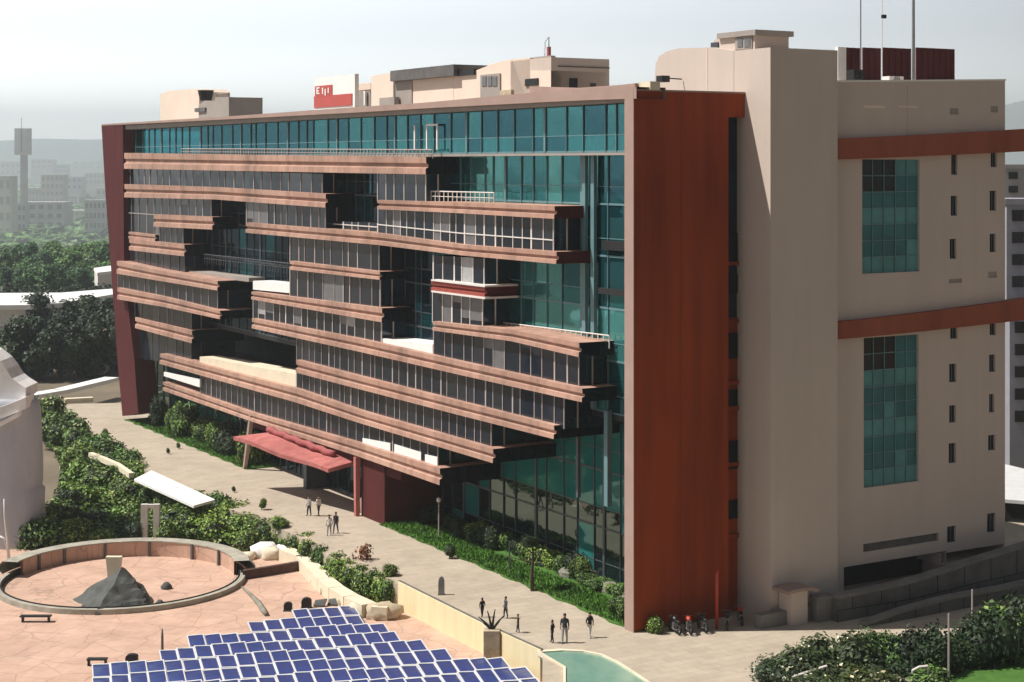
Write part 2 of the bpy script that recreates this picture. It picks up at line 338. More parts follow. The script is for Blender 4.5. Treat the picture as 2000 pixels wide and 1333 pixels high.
def ribbon(top, bot, xg=.55, xe=6.0, sp=1.5, w=(5, 3, 1, 0), fm='mull', rail=.0, name='ribbon_window', side='g_black', thick=.09):
    T, Bo = cv(top, xg), cv(bot, xg); y0, y1 = max(T[0][0], Bo[0][0]), min(T[-1][0], Bo[-1][0])
    y0, y1 = (T[0][0] + Bo[0][0]) / 2, (T[-1][0] + Bo[-1][0]) / 2
    n = max(1, round((y1 - y0) / (sp * 1.25))); ys = [y0]
    for i in range(1, n): ys.append(y0 + (y1 - y0) * (i + rng.uniform(-.22, .22)) / n)
    ys.append(y1)
    gl = MB(); fr = MB(); cols = ['g_dark', 'g_mid', 'g_curt', 'g_bright', 'g_side']; last = 0
    for a, c in zip(ys, ys[1:]):
        za, zb, zc, zd = interp(Bo, a), interp(T, a), interp(T, c), interp(Bo, c)
        k = rng.choices(range(4), w)[0]; 
        if rng.random() < .35: k = last
        last = k; t = rng.uniform(-.02, .02); t2 = rng.uniform(-.02, .02)
        if k >= 2 and rng.random() < .6:      # blind drawn part of the way down
            f = rng.uniform(.25, .8); m1, m2 = zb + (za - zb) * f, zc + (zd - zc) * f
            gl.poly([(xg, a, m1), (xg + t, a, zb), (xg + t2, c, zc), (xg, c, m2)], k); gl.poly([(xg, a, za), (xg, a, m1), (xg, c, m2), (xg, c, zd)], 0)
        else: gl.poly([(xg, a, za), (xg + t, a, zb), (xg + t2, c, zc), (xg, c, zd)], k)
    for i, a in enumerate(ys):
        za, zb = interp(Bo, a), interp(T, a); r = rng.random(); th = thick * (1.0 if r < .2 else .45)
        fr.box((xg - .05, a - th, za), (xg + .02, a + th, zb), 0)
    if rail:
        for a, c in zip(ys, ys[1:]):
            za, zb, zc, zd = interp(Bo, a), interp(T, a), interp(T, c), interp(Bo, c); m1 = za + (zb - za) * rail; m2 = zd + (zc - zd) * rail
            fr.prism([(xg - .08, a, m1), (xg - .08, c, m2), (xg - .08, c, m2 + .08), (xg - .08, a, m1 + .08)], (.09, 0, 0))
    # returns of the projecting room
    za, zb = interp(Bo, y0), interp(T, y0); gl.poly([(xg, y0, za), (xg, y0, zb), (xe, y0, zb), (xe, y0, za)], 4)
    za, zb = interp(Bo, y1), interp(T, y1); gl.poly([(xg, y1, za), (xe, y1, za), (xe, y1, zb), (xg, y1, zb)], 4)
    za, zb = interp(Bo, y0), interp(T, y0)
    for xx in (xg + 1.1,): fr.box((xx - .05, y0 - .06, za), (xx + .05, y0 + .02, zb))
    o = gl.build(name, [M[c] for c in cols], B); fr.build('frame', M[fm], o); return o
bands = [
 ([(240, 299), (500, 303), (830, 307)], [(240, 330), (500, 335), (832, 341)], 0, None),
 ([(242, 360), (420, 366), (636, 379)], [(242, 386), (420, 390), (636, 406)], 0, None),
 ([(300, 419), (414, 424)], [(300, 443), (415, 449)], 0, None),
 ([(480, 435), (740, 456), (900, 478), (1085, 492)], [(480, 455), (740, 479), (900, 499), (1087, 516)], 0, None),
 ([(738, 391), (900, 396), (1082, 403)], [(737, 409), (900, 417), (1083, 428)], 0, None),
 ([(251, 453), (303, 459)], [(251, 466), (303, 472)], .2, None),
 ([(252, 467), (360, 478)], [(253, 489), (360, 501)], 0, None),
 ([(228, 510), (300, 526), (424, 549)], [(229, 535), (300, 547), (425, 568)], -.9, None),
 ([(229, 562), (320, 580), (429, 607)], [(230, 585), (320, 600), (430, 624)], -.9, None),
 ([(264, 620), (374, 646)], [(264, 641), (375, 671)], 0, None),
 ([(566, 510), (742, 531)], [(566, 527), (742, 547)], 0, None),
 ([(491, 570), (744, 602)], [(491, 585), (746, 630)], 0, None),
 ([(492, 622), (700, 662), (900, 707), (1135, 759)], [(494, 642), (700, 687), (900, 733), (1137, 786)], 0, None),
 ([(842, 549), (947, 561)], [(842, 568), (947, 581)], 0, 'band_red'),
 ([(845, 628), (1000, 645), (1131, 670)], [(846, 646), (1000, 667), (1131, 698)], 0, None),
 ([(312, 691), (580, 760), (700, 802), (961, 877)], [(312, 711), (580, 787), (700, 826), (963, 905)], 0, None),
 ([(578, 703), (700, 735), (900, 786), (1080, 831)], [(578, 728), (700, 760), (900, 812), (1082, 858)], 0, None),
 ([(318, 746), (490, 806), (700, 866), (858, 915)], [(318, 763), (490, 823), (700, 892), (859, 948)], 0, None)]
for t, bo, xf, m in bands: band(t, bo, xf, 6.0, M[m] if m else None, ec='maroon' if t[-1][0] in (1082, 1085, 947) else 'g_black')  # end caps shaded by colour
# white-lipped edge of the small red balcony and pale parapets of the recessed terraces
def parapet(top, bot, xf, xe, m, name='parapet'):
    T, Bo = cv(top, xf), cv(bot, xf); b = MB(); n = 6; y0, y1 = T[0][0], T[-1][0]
    for i in range(n):
        a, c = y0 + (y1 - y0) * i / n, y0 + (y1 - y0) * (i + 1) / n
        b.prism([(xf, a, interp(Bo, a)), (xf, a, interp(T, a)), (xf, c, interp(T, c)), (xf, c, interp(Bo, c))], (xe - xf, 0, 0))
    return b.build(name, M[m], B)
parapet([(842, 546), (947, 558)], [(842, 549), (947, 561.5)], -.12, 2.8, 'mullwhite')
parapet([(842, 568), (947, 581)], [(842, 571), (947, 585)], -.15, 2.8, 'mullwhite')
parapet([(390, 697), (578, 731)], [(390, 716), (578, 768)], .6, 2.8, 'palewall')
parapet([(494, 549), (566, 556)], [(494, 566), (566, 573)], .6, 2.8, 'white')
parapet([(742, 661), (845, 673)], [(742, 672), (845, 694)], .6, 2.8, 'white')
parapet([(362, 528), (486, 543)], [(362, 536), (486, 551)], 1.0, 2.8, 'greige')
parapet([(320, 727), (390, 741)], [(320, 735), (390, 757)], .3, .5, 'white')
W = [
 # top, bottom, weights, frame, spacing, rail, x-plane
 ([(243, 328), (630, 340)], [(243, 362), (630, 382)], (5, 4, 2, 0), 'mull', 1.9, 0, .55),
 ([(738, 339), (832, 341)], [(738, 394), (832, 396)], (5, 3, 2, 0), 'mullwhite', 1.35, 0, .55),
 ([(246, 385), (300, 387)], [(246, 455), (303, 461)], (4, 4, 1, 0), 'mull', 2.1, .55, .55),
 ([(302, 387), (412, 390)], [(302, 422), (414, 426)], (4, 4, 1, 0), 'mull', 1.9, 0, .55),
 ([(482, 392), (636, 404)], [(482, 438), (636, 450)], (4, 3, 3, 0), 'mull', 1.4, 0, .55),
 ([(636, 432), (738, 436)], [(636, 446), (738, 458)], (6, 1, 0, 0), 'mullwhite', 1.4, .6, 1.4),
 ([(738, 406), (900, 414), (1080, 427)], [(740, 458), (900, 480), (1083, 494)], (5, 3, 3, 0), 'mullwhite', 1.15, .35, .55),
 ([(304, 443), (358, 446)], [(304, 474), (358, 480)], (4, 4, 1, 0), 'mull', 1.6, 0, .55),
 ([(256, 488), (360, 500)], [(256, 518), (362, 536)], (5, 3, 0, 0), 'mulldark', 1.8, 0, .55),
 ([(567, 462), (740, 478)], [(567, 512), (742, 533)], (6, 4, 0, 0), 'mull', 1.6, 0, .55),
 ([(231, 533), (424, 566)], [(231, 565), (427, 610)], (6, 3, 0, 0), 'mull', 1.9, 0, -.4),
 ([(567, 526), (742, 545)], [(567, 584), (744, 605)], (2, 4, 4, 0), 'mull', 1.5, 0, .55),
 ([(494, 584), (745, 626)], [(496, 626), (746, 676)], (3, 3, 4, 1), 'mullwhite', 1.35, 0, .55),
 ([(264, 590), (374, 610)], [(264, 623), (374, 650)], (5, 3, 0, 0), 'mull', 2.2, 0, .55),
 ([(266, 640), (374, 670)], [(275, 702), (374, 712)], (5, 3, 0, 0), 'mulldark', 2.2, 0, .9),
 ([(847, 499), (946, 505)], [(847, 551), (946, 563)], (5, 2, 1, 2), 'mullwhite', 1.25, 0, .55),
 ([(845, 568), (943, 580)], [(846, 630), (943, 640)], (2, 3, 6, 1), 'mullwhite', 1.2, 0, .55),
 ([(847, 645), (1000, 666), (1131, 697)], [(849, 697), (1000, 731), (1131, 760)], (5, 3, 1, 0), 'mull', 1.3, 0, .55),
 ([(580, 655), (700, 686), (900, 732), (1120, 780)], [(580, 706), (700, 738), (900, 789), (1085, 834)], (6, 5, 0, 0), 'mull', 1.15, 0, .55),
 ([(580, 727), (700, 759), (960, 826)], [(580, 768), (700, 806), (960, 880)], (6, 5, 0, 0), 'mull', 1.1, 0, .55),
 ([(392, 732), (580, 786), (700, 825), (855, 873)], [(392, 775), (580, 836), (700, 869), (856, 917)], (7, 3, 1, 0), 'mull', 1.25, 0, .55)]
for t, bo, w, fm, sp, rl, xg in W: ribbon(t, bo, xg, 6.0, sp, w, fm, rl)
# white blinds behind the lowest ribbon at its right end
def blinds(top, bot, xg=.45):
    T, Bo = cv(top, xg), cv(bot, xg); b = MB(); y0, y1 = T[0][0], T[-1][0]
    b.prism([(xg, y0, interp(Bo, y0)), (xg, y0, interp(T, y0)), (xg, y1, interp(T, y1)), (xg, y1, interp(Bo, y1))], (.06, 0, 0)); return b.build('sill_panel', M['white'], B)
blinds([(708, 856), (762, 866)], [(708, 868), (762, 887)]); blinds([(770, 868), (822, 884)], [(770, 888), (822, 904)]); blinds([(830, 888), (854, 893)], [(830, 904), (854, 911)])
# curtain wall : panes by floor, tinted and see-through
ZR = 35.9; ZB = 13.3; LEN = LX(205, 300, 0).y
floors = [ZB + (31.6 - ZB) * i / 5 for i in range(6)] + [ZR - .9]
XC = 2.9
def xpix_of(X, Y, z):
    w = toW((X, Y, z)); return CX + FP * w.x / w.y
def curtain(name, X, Ya, Yb, zs, pick, sp=1.55, mm=('mullteal',), tr=True, postm=.05):
    mats = ['glass_teal', 'glass_teal2', 'glass_teal3', 'glass_navy', 'glass_low', 'glass_low2']
    gl = MB(); fr = MB(); n = max(1, int((Yb - Ya) / sp)); ys = [Ya + (Yb - Ya) * (i + (rng.uniform(-.28, .28) if 0 < i < n else 0)) / n for i in range(n + 1)]
    for a, c in zip(ys, ys[1:]):
        for z0, z1 in zip(zs, zs[1:]):
            segs = [z0, z0 + (z1 - z0) * .34, z1] if tr else [z0, z1]
            for u, v in zip(segs, segs[1:]):
                t = [rng.uniform(-.012, .012) for _ in range(2)]
                gl.poly([(X, a, u), (X + t[0], a, v), (X + t[1], c, v), (X, c, u)], mats.index(pick(a, u)))
    for k, a in enumerate(ys):
        w = postm * (2.6 if k % 5 == 0 else .6); fr.box((X - .10, a - w, zs[0]), (X + .06, a + w, zs[-1]), 0)
    for z0, z1 in zip(zs, zs[1:]):
        fr.box((X - .05, Ya, z0 - .07), (X + .05, Yb, z0 + .07))
        if tr: zz = z0 + (z1 - z0) * .34; fr.box((X - .04, Ya, zz - .03), (X + .04, Yb, zz + .03))
    o = gl.build(name, [M[m] for m in mats], B, recalc=False); fr.build('frame', M[mm[0]], o); return o
Ysp = LX(850, 350, XC).y; Ylast = LEN - 3.0
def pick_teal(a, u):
    v = noise.noise(Vector((a * .22, u * .13, 2.3))) * 1.3 + rng.uniform(-.10, .10)  # noise patches of lighter and darker panes paint the reflection pattern
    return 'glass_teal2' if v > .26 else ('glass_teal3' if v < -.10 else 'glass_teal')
def pick_navy(a, u): return 'glass_navy' if rng.random() < .8 else 'glass_teal3'
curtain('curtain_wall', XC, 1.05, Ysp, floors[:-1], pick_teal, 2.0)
curtain('curtain_wall', XC, Ysp + .12, Ylast, floors[:-1], pick_navy, 1.9, ('mulldark',))  # shadow in the bays is put into the darker glass tint
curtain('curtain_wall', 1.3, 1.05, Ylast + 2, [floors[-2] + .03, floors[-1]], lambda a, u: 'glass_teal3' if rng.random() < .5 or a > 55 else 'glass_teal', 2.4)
b = MB(); b.box((1.25, 1.05, floors[-2] - .22), (XC + .1, Ylast, floors[-2] - .05)); b.build('sill', M['greige'], B)
lowz = [.15, 4.0, 8.2, ZB - .4]
Yen0, Yen1 = LX(752, 1010, 0).y, LX(486, 915, 0).y
curtain('ground_glazing', 5.6, 1.05, Yen0, lowz, lambda a, u: 'glass_low' if (a < 34 and u > 4.2) or rng.random() < .15 else 'glass_low2', 2.1, ('mulldark',))
curtain('ground_glazing', 4.2, Yen1, Ylast + 1, lowz[:3], lambda a, u: 'glass_low2', 2.3, ('mulldark',))
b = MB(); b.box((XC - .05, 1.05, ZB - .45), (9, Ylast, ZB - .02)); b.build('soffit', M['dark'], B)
# interior: slabs, columns, back wall, partitions
b = MB()
for z in floors[:-1]: b.box((XC + .35, 1.06, z - .30), (11.8, Ylast, z - .06), 0)
for z in (4.0, 8.2): b.box((6.0, 1.06, z - .30), (11.8, Ylast, z), 0)
b.build('floor_slab', M['inner_floor'], B)
b = MB(); b.box((11.9, 1.06, 0.02), (12.1, Ylast, ZR - .95)); b.build('inner_wall', M['inner_wall'], B)
k = 0; Y = 4.5
while Y < 60:
    b = MB(); b.box((XC + .7, Y, .05 if Y < 1 else ZB), (XC + 1.15, Y + .55, ZR - .95)); b.build('column', M['inner_pale'], B); Y += 6.1
b = MB()
for f in floors[:-1]:
    for j in range(16):
        y = rng.uniform(2, 55); x = rng.uniform(4.6, 9)
        if rng.random() < .6: b.box((x, y, f), (x + .12, y + rng.uniform(1.5, 4), f + 3.1), 0)
        else: b.box((x - .5, y, f), (x + .5, y + rng.uniform(1.2, 2.6), f + rng.uniform(.8, 1.2)), 0)
b.build('partition', M['inner_pale'], B)
for (Ya, z) in [(Y_, z_) for Y_ in (7.6, 19.8) for z_ in floors[1:3]]:
    b = MB(); b.box((XC - .3, Ya, z + .5), (XC + .15, Ya + 1.3, z + 2.9)); 
# vertical bars standing in for reflections, dark openings near the right end of the front
for xp, yp0, yp1 in ((1190, 470, 492), (1183, 562, 580)):
    a = LX(xp - 10, yp0, XC - .15); c = LX(xp + 45, yp1, XC - .15)
    b = MB(); b.box((XC - .35, max(1.1, c.y), c.z), (XC - .02, a.y, a.z)); b.build('louvre', M['dark'], B)
for xp in (1143, 1160):
    a = LX(xp, 500, XC - .3).y; b = MB(); b.box((XC - .45, a - .22, ZB + .1), (XC - .2, a + .22, 33)); b.build('reflection_bar', M['mullteal'], B)
b = MB(); b.box((XC - .5, LX(1140, 800, XC).y, ZB - 6.5), (XC - .25, LX(1140, 800, XC).y + .25, ZB + .2)); b.build('post', M['mulldark'], B)
b = MB(); b.box((XC - .5, LX(1198, 800, XC).y, ZB - 6.5), (XC - .1, LX(1198, 800, XC).y + .45, ZB + .2)); b.build('post', M['mullteal'], B)
# white door frames on the top terrace
def pframe(x0, x1, y0, y1, X=.9, m='white', w=.16):
    a, c = LX(x0, y0, X), LX(x1, y1, X); fr = MB()
    fr.box((X, a.y - w, c.z), (X + .1, a.y, a.z)); fr.box((X, c.y, c.z), (X + .1, c.y + w, a.z)); fr.box((X, c.y + w, a.z - w), (X + .1, a.y - w, a.z)); return fr.build('door_frame', M[m], B)
pframe(832, 854, 243, 293); 
a = LX(810, 245, .9); c = LX(810, 293, .9); b = MB(); b.box((.9, a.y, c.z), (1.0, a.y + .18, a.z)); b.build('post', M['white'], B)
def railing(x0, y0, x1, y1, X, h=.9, m='mullwhite'):
    a, c = LX(x0, y0, X), LX(x1, y1, X); b = MB(); n = int(abs(a.y - c.y) / .7)
    b.tube([a, c], .05, 5); b.tube([a - Vector((0, 0, h * .45)), c - Vector((0, 0, h * .45))], .03, 5)
    for i in range(n + 1): q = a.lerp(c, i / n); b.box((q.x - .03, q.y - .03, q.z - h), (q.x + .03, q.y + .03, q.z))
    return b.build('railing', M[m], B)
railing(355, 291, 845, 293, .4, .7, 'mull'); railing(842, 374, 965, 377, 1.0); railing(945, 626, 1190, 656, 2.4)
railing(400, 497, 566, 515, 1.6, 1.0, 'mulldark')
# frame of the block: roof strip, end wall, left fin, body
top = [(198, 243), (455, 227), (700, 209), (830, 201), (1040, 181), (1228, 167), (1243, 170)]; bo = [(198, 246), (455, 233), (700, 220), (830, 212), (1100, 198), (1228, 193), (1243, 193)]
T, Bo = cv(top, -.15), cv(bo, -.15); b = MB(); n = 30
for i in range(n):
    a, c = T[0][0] + (T[-1][0] - T[0][0]) * i / n, T[0][0] + (T[-1][0] - T[0][0]) * (i + 1) / n
    pa = [(-.15, a, interp(Bo, a)), (-.15, a, interp(T, a)), (-.15, c, interp(T, c)), (-.15, c, interp(Bo, c))]
    b.poly(pa); b.poly([(2.2, a, interp(T, a)), (2.2, a, interp(Bo, a)), (2.2, c, interp(Bo, c)), (2.2, c, interp(T, c))])
    b.poly([pa[1], (2.2, a, interp(T, a)), (2.2, c, interp(T, c)), pa[2]]); b.poly([pa[0], pa[3], (2.2, c, interp(Bo, c)), (2.2, a, interp(Bo, a))])
b.build('roof_edge', M['roofstrip'], B)
b = MB(); b.box((.2, 1.0, ZR - 1.0), (26, LEN - .3, ZR - .5)); b.build('roof', M['greige'], B)
b = MB(); b.box((12.2, 1.0, 0), (26, LEN - 1, ZR - 1.02)); b.build('body', M['beige'], B)
ztop = LY(1243, 178, 0).z
# end wall, with slot of windows on its right
b = MB(); b.box((-.1, 0, 0), (7.7, 1.0, ztop)); b.box((7.7, 0, ztop - 1.6), (9.1, 1.0, ztop))
b.build('end_wall', M['orange'], B)
b = MB(); b.box((-.16, -.02, 0), (-.1, 1.02, ztop + .15)); b.box((-.1, -.06, ztop - .0), (9.1, 1.0, ztop + .12)); b.build('wall_edge', M['edge'], B)
zsl = LY(1440, 620, .8).z
b = MB(); b.box((7.7, .8, 0), (9.1, .99, zsl)); b.build('recess_wall', M['orange'], B)
b = MB(); b.box((7.7, .85, zsl), (9.1, .99, ztop - 1.6)); b.build('recess_panel', M['g_navy'], B)
zs_ = [(1440, 455, 510), (1440, 535, 572), (1440, 650, 700), (1440, 760, 800), (1440, 860, 915), (1440, 975, 1012)]
for x, y0, y1 in zs_:
    a, c = LY(x, y0, .8), LY(x, y1, .8); b = MB(); b.box((7.8, .70, c.z), (9.05, .79, a.z)); b.build('window', M['g_black'], B)
for y0 in (512, 625, 745, 795, 905, 1045):
    a = LY(1440, y0, .3); b = MB(); b.box((7.71, .55, a.z - .25), (9.04, .78, a.z)); b.build('ledge', M['orange'], B)
b = MB()
for x in (1330,): a = LY(x, 400, 0).x; b.box((a - .012, -.008, .2), (a + .012, .0, ztop - .3))
b.build('joint', M['maroon'], B)
# lantern fin on the left : leaning maroon pylon
outer = [(198, 243), (206, 380), (218, 540), (229, 700), (239, 813)]; inner = [(240, 245), (242, 500), (250, 600), (262, 700), (270, 808)]
b = MB(); A = [LX(x, y, -.1) for x, y in outer]; C = [LX(x, y, -.1) for x, y in inner]
A = [Vector((q.x, q.y, max(0, q.z))) for q in A]; C = [Vector((q.x, q.y, max(0, q.z))) for q in C]
for i in range(4):
    for q in ((A[i], A[i + 1], C[i + 1], C[i]),): b.prism(q, (2.5, 0, 0))
b.build('pylon', M['maroon'], B)
# entrance: portal, columns, canopy
def col_px(xb, yb, yt, X, w, m, xt=None, name='column'):
    a = G(xb, yb); la = toL(a); z = LX(xt or xb, yt, la.x); b = MB(); t = Vector((la.x, z.y if xt else la.y, z.z))
    b.tube([(la.x, la.y, 0), t], [w * .8, w], 4); return b.build(name, M[m], B)
def boxpx(x0, x1, ytop_, X, Xe, m, name, z0=0.0):
    a, c = LX(x0, ytop_, X), LX(x1, ytop_, X); b = MB(); b.box((X, a.y, z0), (Xe, c.y, a.z)); return b.build(name, M[m], B)
col_px(697, 1008, 893, 0, .32, 'pink'); col_px(478, 916, 806, 0, .30, 'edge', 492)
boxpx(706, 751, 893, .5, 5.5, 'maroon', 'portal_wall')
a, c = LX(698, 893, .6), LX(782, 935, .6); b = MB(); b.box((.65, c.y, c.z - .2), (3.5, a.y, a.z)); b.build('lintel', M['maroon'], B)
a, c = LX(490, 830, 1.6), LX(697, 890, 1.6); b = MB(); b.box((1.5, c.y, 4.0), (1.8, a.y, 7.0)); b.build('portal_beam', M['maroon'], B)
curtain('entrance_doors', 3.4, Yen0 + 2.0, Yen1 - .1, [.1, 3.0, 4.4], lambda a, u: 'glass_navy', 1.7, ('mulldark',), False)
Yc = LX(640, 1000, 3.4).y
b = MB(); b.box((1.2, Yc, 0), (3.3, Yc + .7, 4.2)); b.build('column', M['mulldark'], B)
b = MB(); a = G(726, 1012); la = toL(a); b.box((la.x, la.y - .1, 0), (la.x + .5, la.y + .9, 1.5)); b.box((la.x + .05, la.y + .9, 0), (la.x + .45, la.y + 2.6, 1.3)); b.build('plinth', M['edge'], B)
zc = 3.6
cpts = [(456, 853), (541, 843), (690, 903), (641, 917)]
zz = [4.9, 5.3, 4.4, 3.9]; cp = [toL(G(x, y, z)) for (x, y), z in zip(cpts, zz)]
b = MB(); nn = 10
for i in range(nn):
    def e(t, k): 
        l = cp[0].lerp(cp[3], t); r = cp[1].lerp(cp[2], t); q = l.lerp(r, k); return q + Vector((0, 0, .10 * math.sin(t * 9)))
    b.prism([e(i / nn, 0), e((i + 1) / nn, 0), e((i + 1) / nn, 1), e(i / nn, 1)], (0, 0, -.35))
can = b.build('entrance_canopy', M['pink'], B)
b = MB(); n = 16; rr = []
for i in range(n + 1):
    t = i / n; q = cp[1].lerp(cp[2], t * .82 + .02).lerp(cp[0].lerp(cp[3], t * .85), .22) + Vector((0, 0, .35 + .1 * math.sin(i * 2.1))); rr.append(q)
b.tube(rr, [.30 + .03 * math.sin(i * 1.9) for i in range(n + 1)], 8); b.build('rolled_awning', M['pinkdark'], can, smooth=True)
# ------------------------------------------------------------------ rooftop rooms (parts of the block)
def roofroom(poly, X, dx, m, name='rooftop_room', parent=B):
    b = MB(); b.prism([LX(x, y, X) for x, y in poly], (dx, 0, 0)); return b.build(name, M[m], parent)
def rbox(x0, x1, y0, y1, X, dx, m, name, parent=B):
    a, c = LX(x0, y0, X), LX(x1, y1, X); b = MB(); b.box((X, a.y, a.z), (X + dx, c.y, c.z)); return b.build(name, M[m], parent)
r1 = roofroom([(725, 212), (725, 149), (765, 142), (885, 141), (885, 212)], 4, 5, 'cream')
rbox(770, 804, 150, 208, 3.9, .15, 'greige', 'door', r1); rbox(762, 886, 139, 148, 3.4, 6, 'darkconc', 'roof_slab', r1); rbox(741, 770, 192, 206, 3.3, .5, 'greige', 'box', r1)
rbox(768, 771, 142, 206, 3.85, .1, 'darkconc', 'post', r1)
r2 = roofroom([(885.5, 210), (885.5, 141), (930, 138), (965, 124), (1000, 116), (1035, 113), (1035, 210)], 4.02, 5, 'cream')
w2 = rbox(938, 976, 147, 192, 3.9, .12, 'greige', 'window', r2)
for x in (945, 956, 966): rbox(x - 4, x + 4, 150, 168, 3.84, .05, 'g_curt', 'pane', w2)
rbox(976, 998, 177, 193, 3.8, .2, 'stone', 'vent_box', r2); rbox(891, 925, 138, 146, 3.8, .3, 'dark', 'louvre', r2); rbox(1025, 1050, 155, 167, 3.9, .12, 'dark', 'louvre', r2)
r3 = roofroom([(1036, 207), (1036, 138), (1076, 138), (1076, 207)], 4.0, 5, 'cream')
rbox(1035, 1076, 113, 138, 4.3, .4, 'greige', 'window', r3)
# grey stair house whose shaded end faces the right
yq = LX(1076, 180, 4.0).y; a = LY(1076, 112, yq); c = LY(1190, 200, yq); b = MB(); b.box((4.02, yq, 34), (c.x, yq + 6, a.z)); r4 = b.build('stair_house', M['beige'], B)
def ry(x0, x1, y0, y1, Y, m, name, par, d=.08):
    a, c = LY(x0, y0, Y), LY(x1, y1, Y); b = MB(); b.box((a.x, Y - d, a.z), (c.x, Y + .02, c.z)); return b.build(name, M[m], par)
ry(1112, 1127, 153, 186, yq, 'dark', 'door', r4); ry(1153, 1163, 163, 176, yq, 'g_mid', 'window', r4); ry(1090, 1190, 131, 132.5, yq, 'darkconc', 'ledge', r4, .1)
# brown parapet upstand to the right of the rooms
pr = roofroom([(1034, 205), (1034, 169), (1130, 172), (1215, 166), (1240, 163), (1240, 200)], .6, .6, 'roofstrip', 'roof_upstand')
rbox(1246, 1270, 161, 176, .9, .8, 'palewall', 'roof_kerb')
# pergola
r5 = rbox(695, 724, 165, 175, 5, 3, 'cream', 'pergola'); rbox(697, 724, 176, 208, 6.5, .2, 'greige', 'screen', r5); rbox(693, 697, 160, 208, 4.9, .2, 'white', 'post', r5); rbox(710, 713, 178, 206, 6.2, .2, 'white', 'post', r5)
# things standing on the roof
def roofthing(name, label, cat, x, y, X, group=None):
    l = LX(x, y, X); o = empty(name, toW(l), TH); tag(o, label, cat, group); return o, l
def rel(o, l, fn): return fn
def rboxw(x0, x1, y0, y1, X, dx, m, name, par, l):
    a, c = LX(x0, y0, X) - l, LX(x1, y1, X) - l; b = MB(); b.box((a.x, a.y, a.z), (a.x + dx, c.y, c.z)); return b.build(name, M[m], par)
o, l = roofthing('billboard', 'white hoarding with red panels standing on the flat roof edge', 'billboard', 650, 208, 3.5)
rboxw(614, 693, 153, 210, 3.5, .4, 'white', 'panel', o, l); rboxw(613, 687, 189, 206, 3.42, .07, 'red_paint', 'stripe', o, l)
s = rboxw(615, 648, 169, 187, 3.42, .07, 'red_paint', 'emblem', o, l)
b = MB()
for x0, x1, y0, y1 in ((618, 620, 171, 184), (620, 624, 171, 173), (620, 623, 177, 179), (620, 624, 182, 184), (629, 631, 172, 184), (634, 636, 174, 187), (640, 642, 172, 182)):
    a, c = LX(x0, y0, 3.38) - l, LX(x1, y1, 3.38) - l; b.box((a.x, a.y, a.z), (a.x + .03, c.y, c.z))
b.build('lettering', M['white'], s)
o, l = roofthing('water_tank', 'black water tank on the grey roof hut at the far left of the roof', 'water tank', 402, 197, 6)
b = MB(); r_ = .9; h = (LX(402, 177, 6).z - l.z); b.lathe([(0, 0), (r_ * .75, 0), (r_, h * .85), (r_, h * .95), (r_ * 1.1, h), (0, h)], seg=20); b.build('tank', M['dark'], o)
hut = roofroom([(388, 232), (388, 205), (400, 197), (420, 197), (420, 190), (447, 190), (447, 232)], 5, 4, 'greige', 'roof_hut')
rbox(380, 400, 212, 218, 4.8, 3, 'darkconc', 'ledge', hut)
b = MB(); a, c = LX(422, 184, 6), LX(446, 184, 6); d_ = LX(446, 190, 6); b.tube([(6, a.y, d_.z), (6, a.y - .5, a.z), (6, c.y, c.z + .1), (6, c.y, d_.z)], .07, 5); b.build('railing', M['greige'], hut)
roofroom([(313, 236), (313, 184), (330, 178), (385, 174), (389, 180), (389, 236)], 9, 4, 'cream', 'rooftop_room')
def mast(name, label, x, y0, y1, Yp, r, extra=None, m='metal', X=None):
    l = LX(x, y1, X) if X is not None else LY(x, y1, Yp); t = LX(x, y0, X) if X is not None else LY(x, y0, Yp)
    o = empty(name, toW(l), TH); tag(o, label, 'antenna'); b = MB(); b.tube([(0, 0, 0), (0, 0, t.z - l.z)], [r, r * .8], 6); b.build('pole', M[m], o); return o, t.z - l.z
o, h = mast('roof_antenna', 'thin bent aerial on the grey stair house in the roof middle', 1072, 73, 112, 0, .05, X=6)
b = MB(); b.tube([(0, 0, h), (0, .55, h - .35), (0, .6, 0)], .03, 5); b.build('wire', M['metal'], o)
b = MB(); b.box((-.12, -.12, .1), (.12, .12, .8)); b.build('control_box', M['pinkdark'], o)
# ------------------------------------------------------------------ beige tower and right wing
A0 = LY(1455, 178, 0).x
T = empty('tower_building', P0, TH); tag(T, 'plain beige concrete tower block with a rounded shoulder and a lower wing on its right', 'building')
cx_ = 9.12; yF = -2.72; tx1 = LY(1636, 500, yF).x; tz = LY(1505, 93, yF).z
b = MB(); b.box((cx_, yF, -.2), (tx1, 8, tz)); b.build('tower', M['beige'], T)
sh = [(1281, 240), (1279, 160), (1281, 125), (1288, 110), (1302, 101), (1325, 95), (1390, 93), (1504, 93)]
pl = [LX(x, y, cx_) for x, y in sh]; pl = [q for q in pl if q.y > -2.6]; pl = [Vector((cx_ - .02, q.y, q.z)) for q in pl] + [Vector((cx_ - .02, 8.02, tz)), Vector((cx_ - .02, 8.02, 34))]
pl = [Vector((cx_ - .02, LX(x, y, cx_).y, LX(x, y, cx_).z)) for x, y in sh[:-1] if LX(x, y, cx_).y > 2] + [Vector((cx_ - .02, 1.2, tz - .01)), Vector((cx_ - .02, 1.2, 34.0))]
b = MB(); b.prism(pl, (5.5, 0, 0)); b.build('shoulder', M['beige'], T)
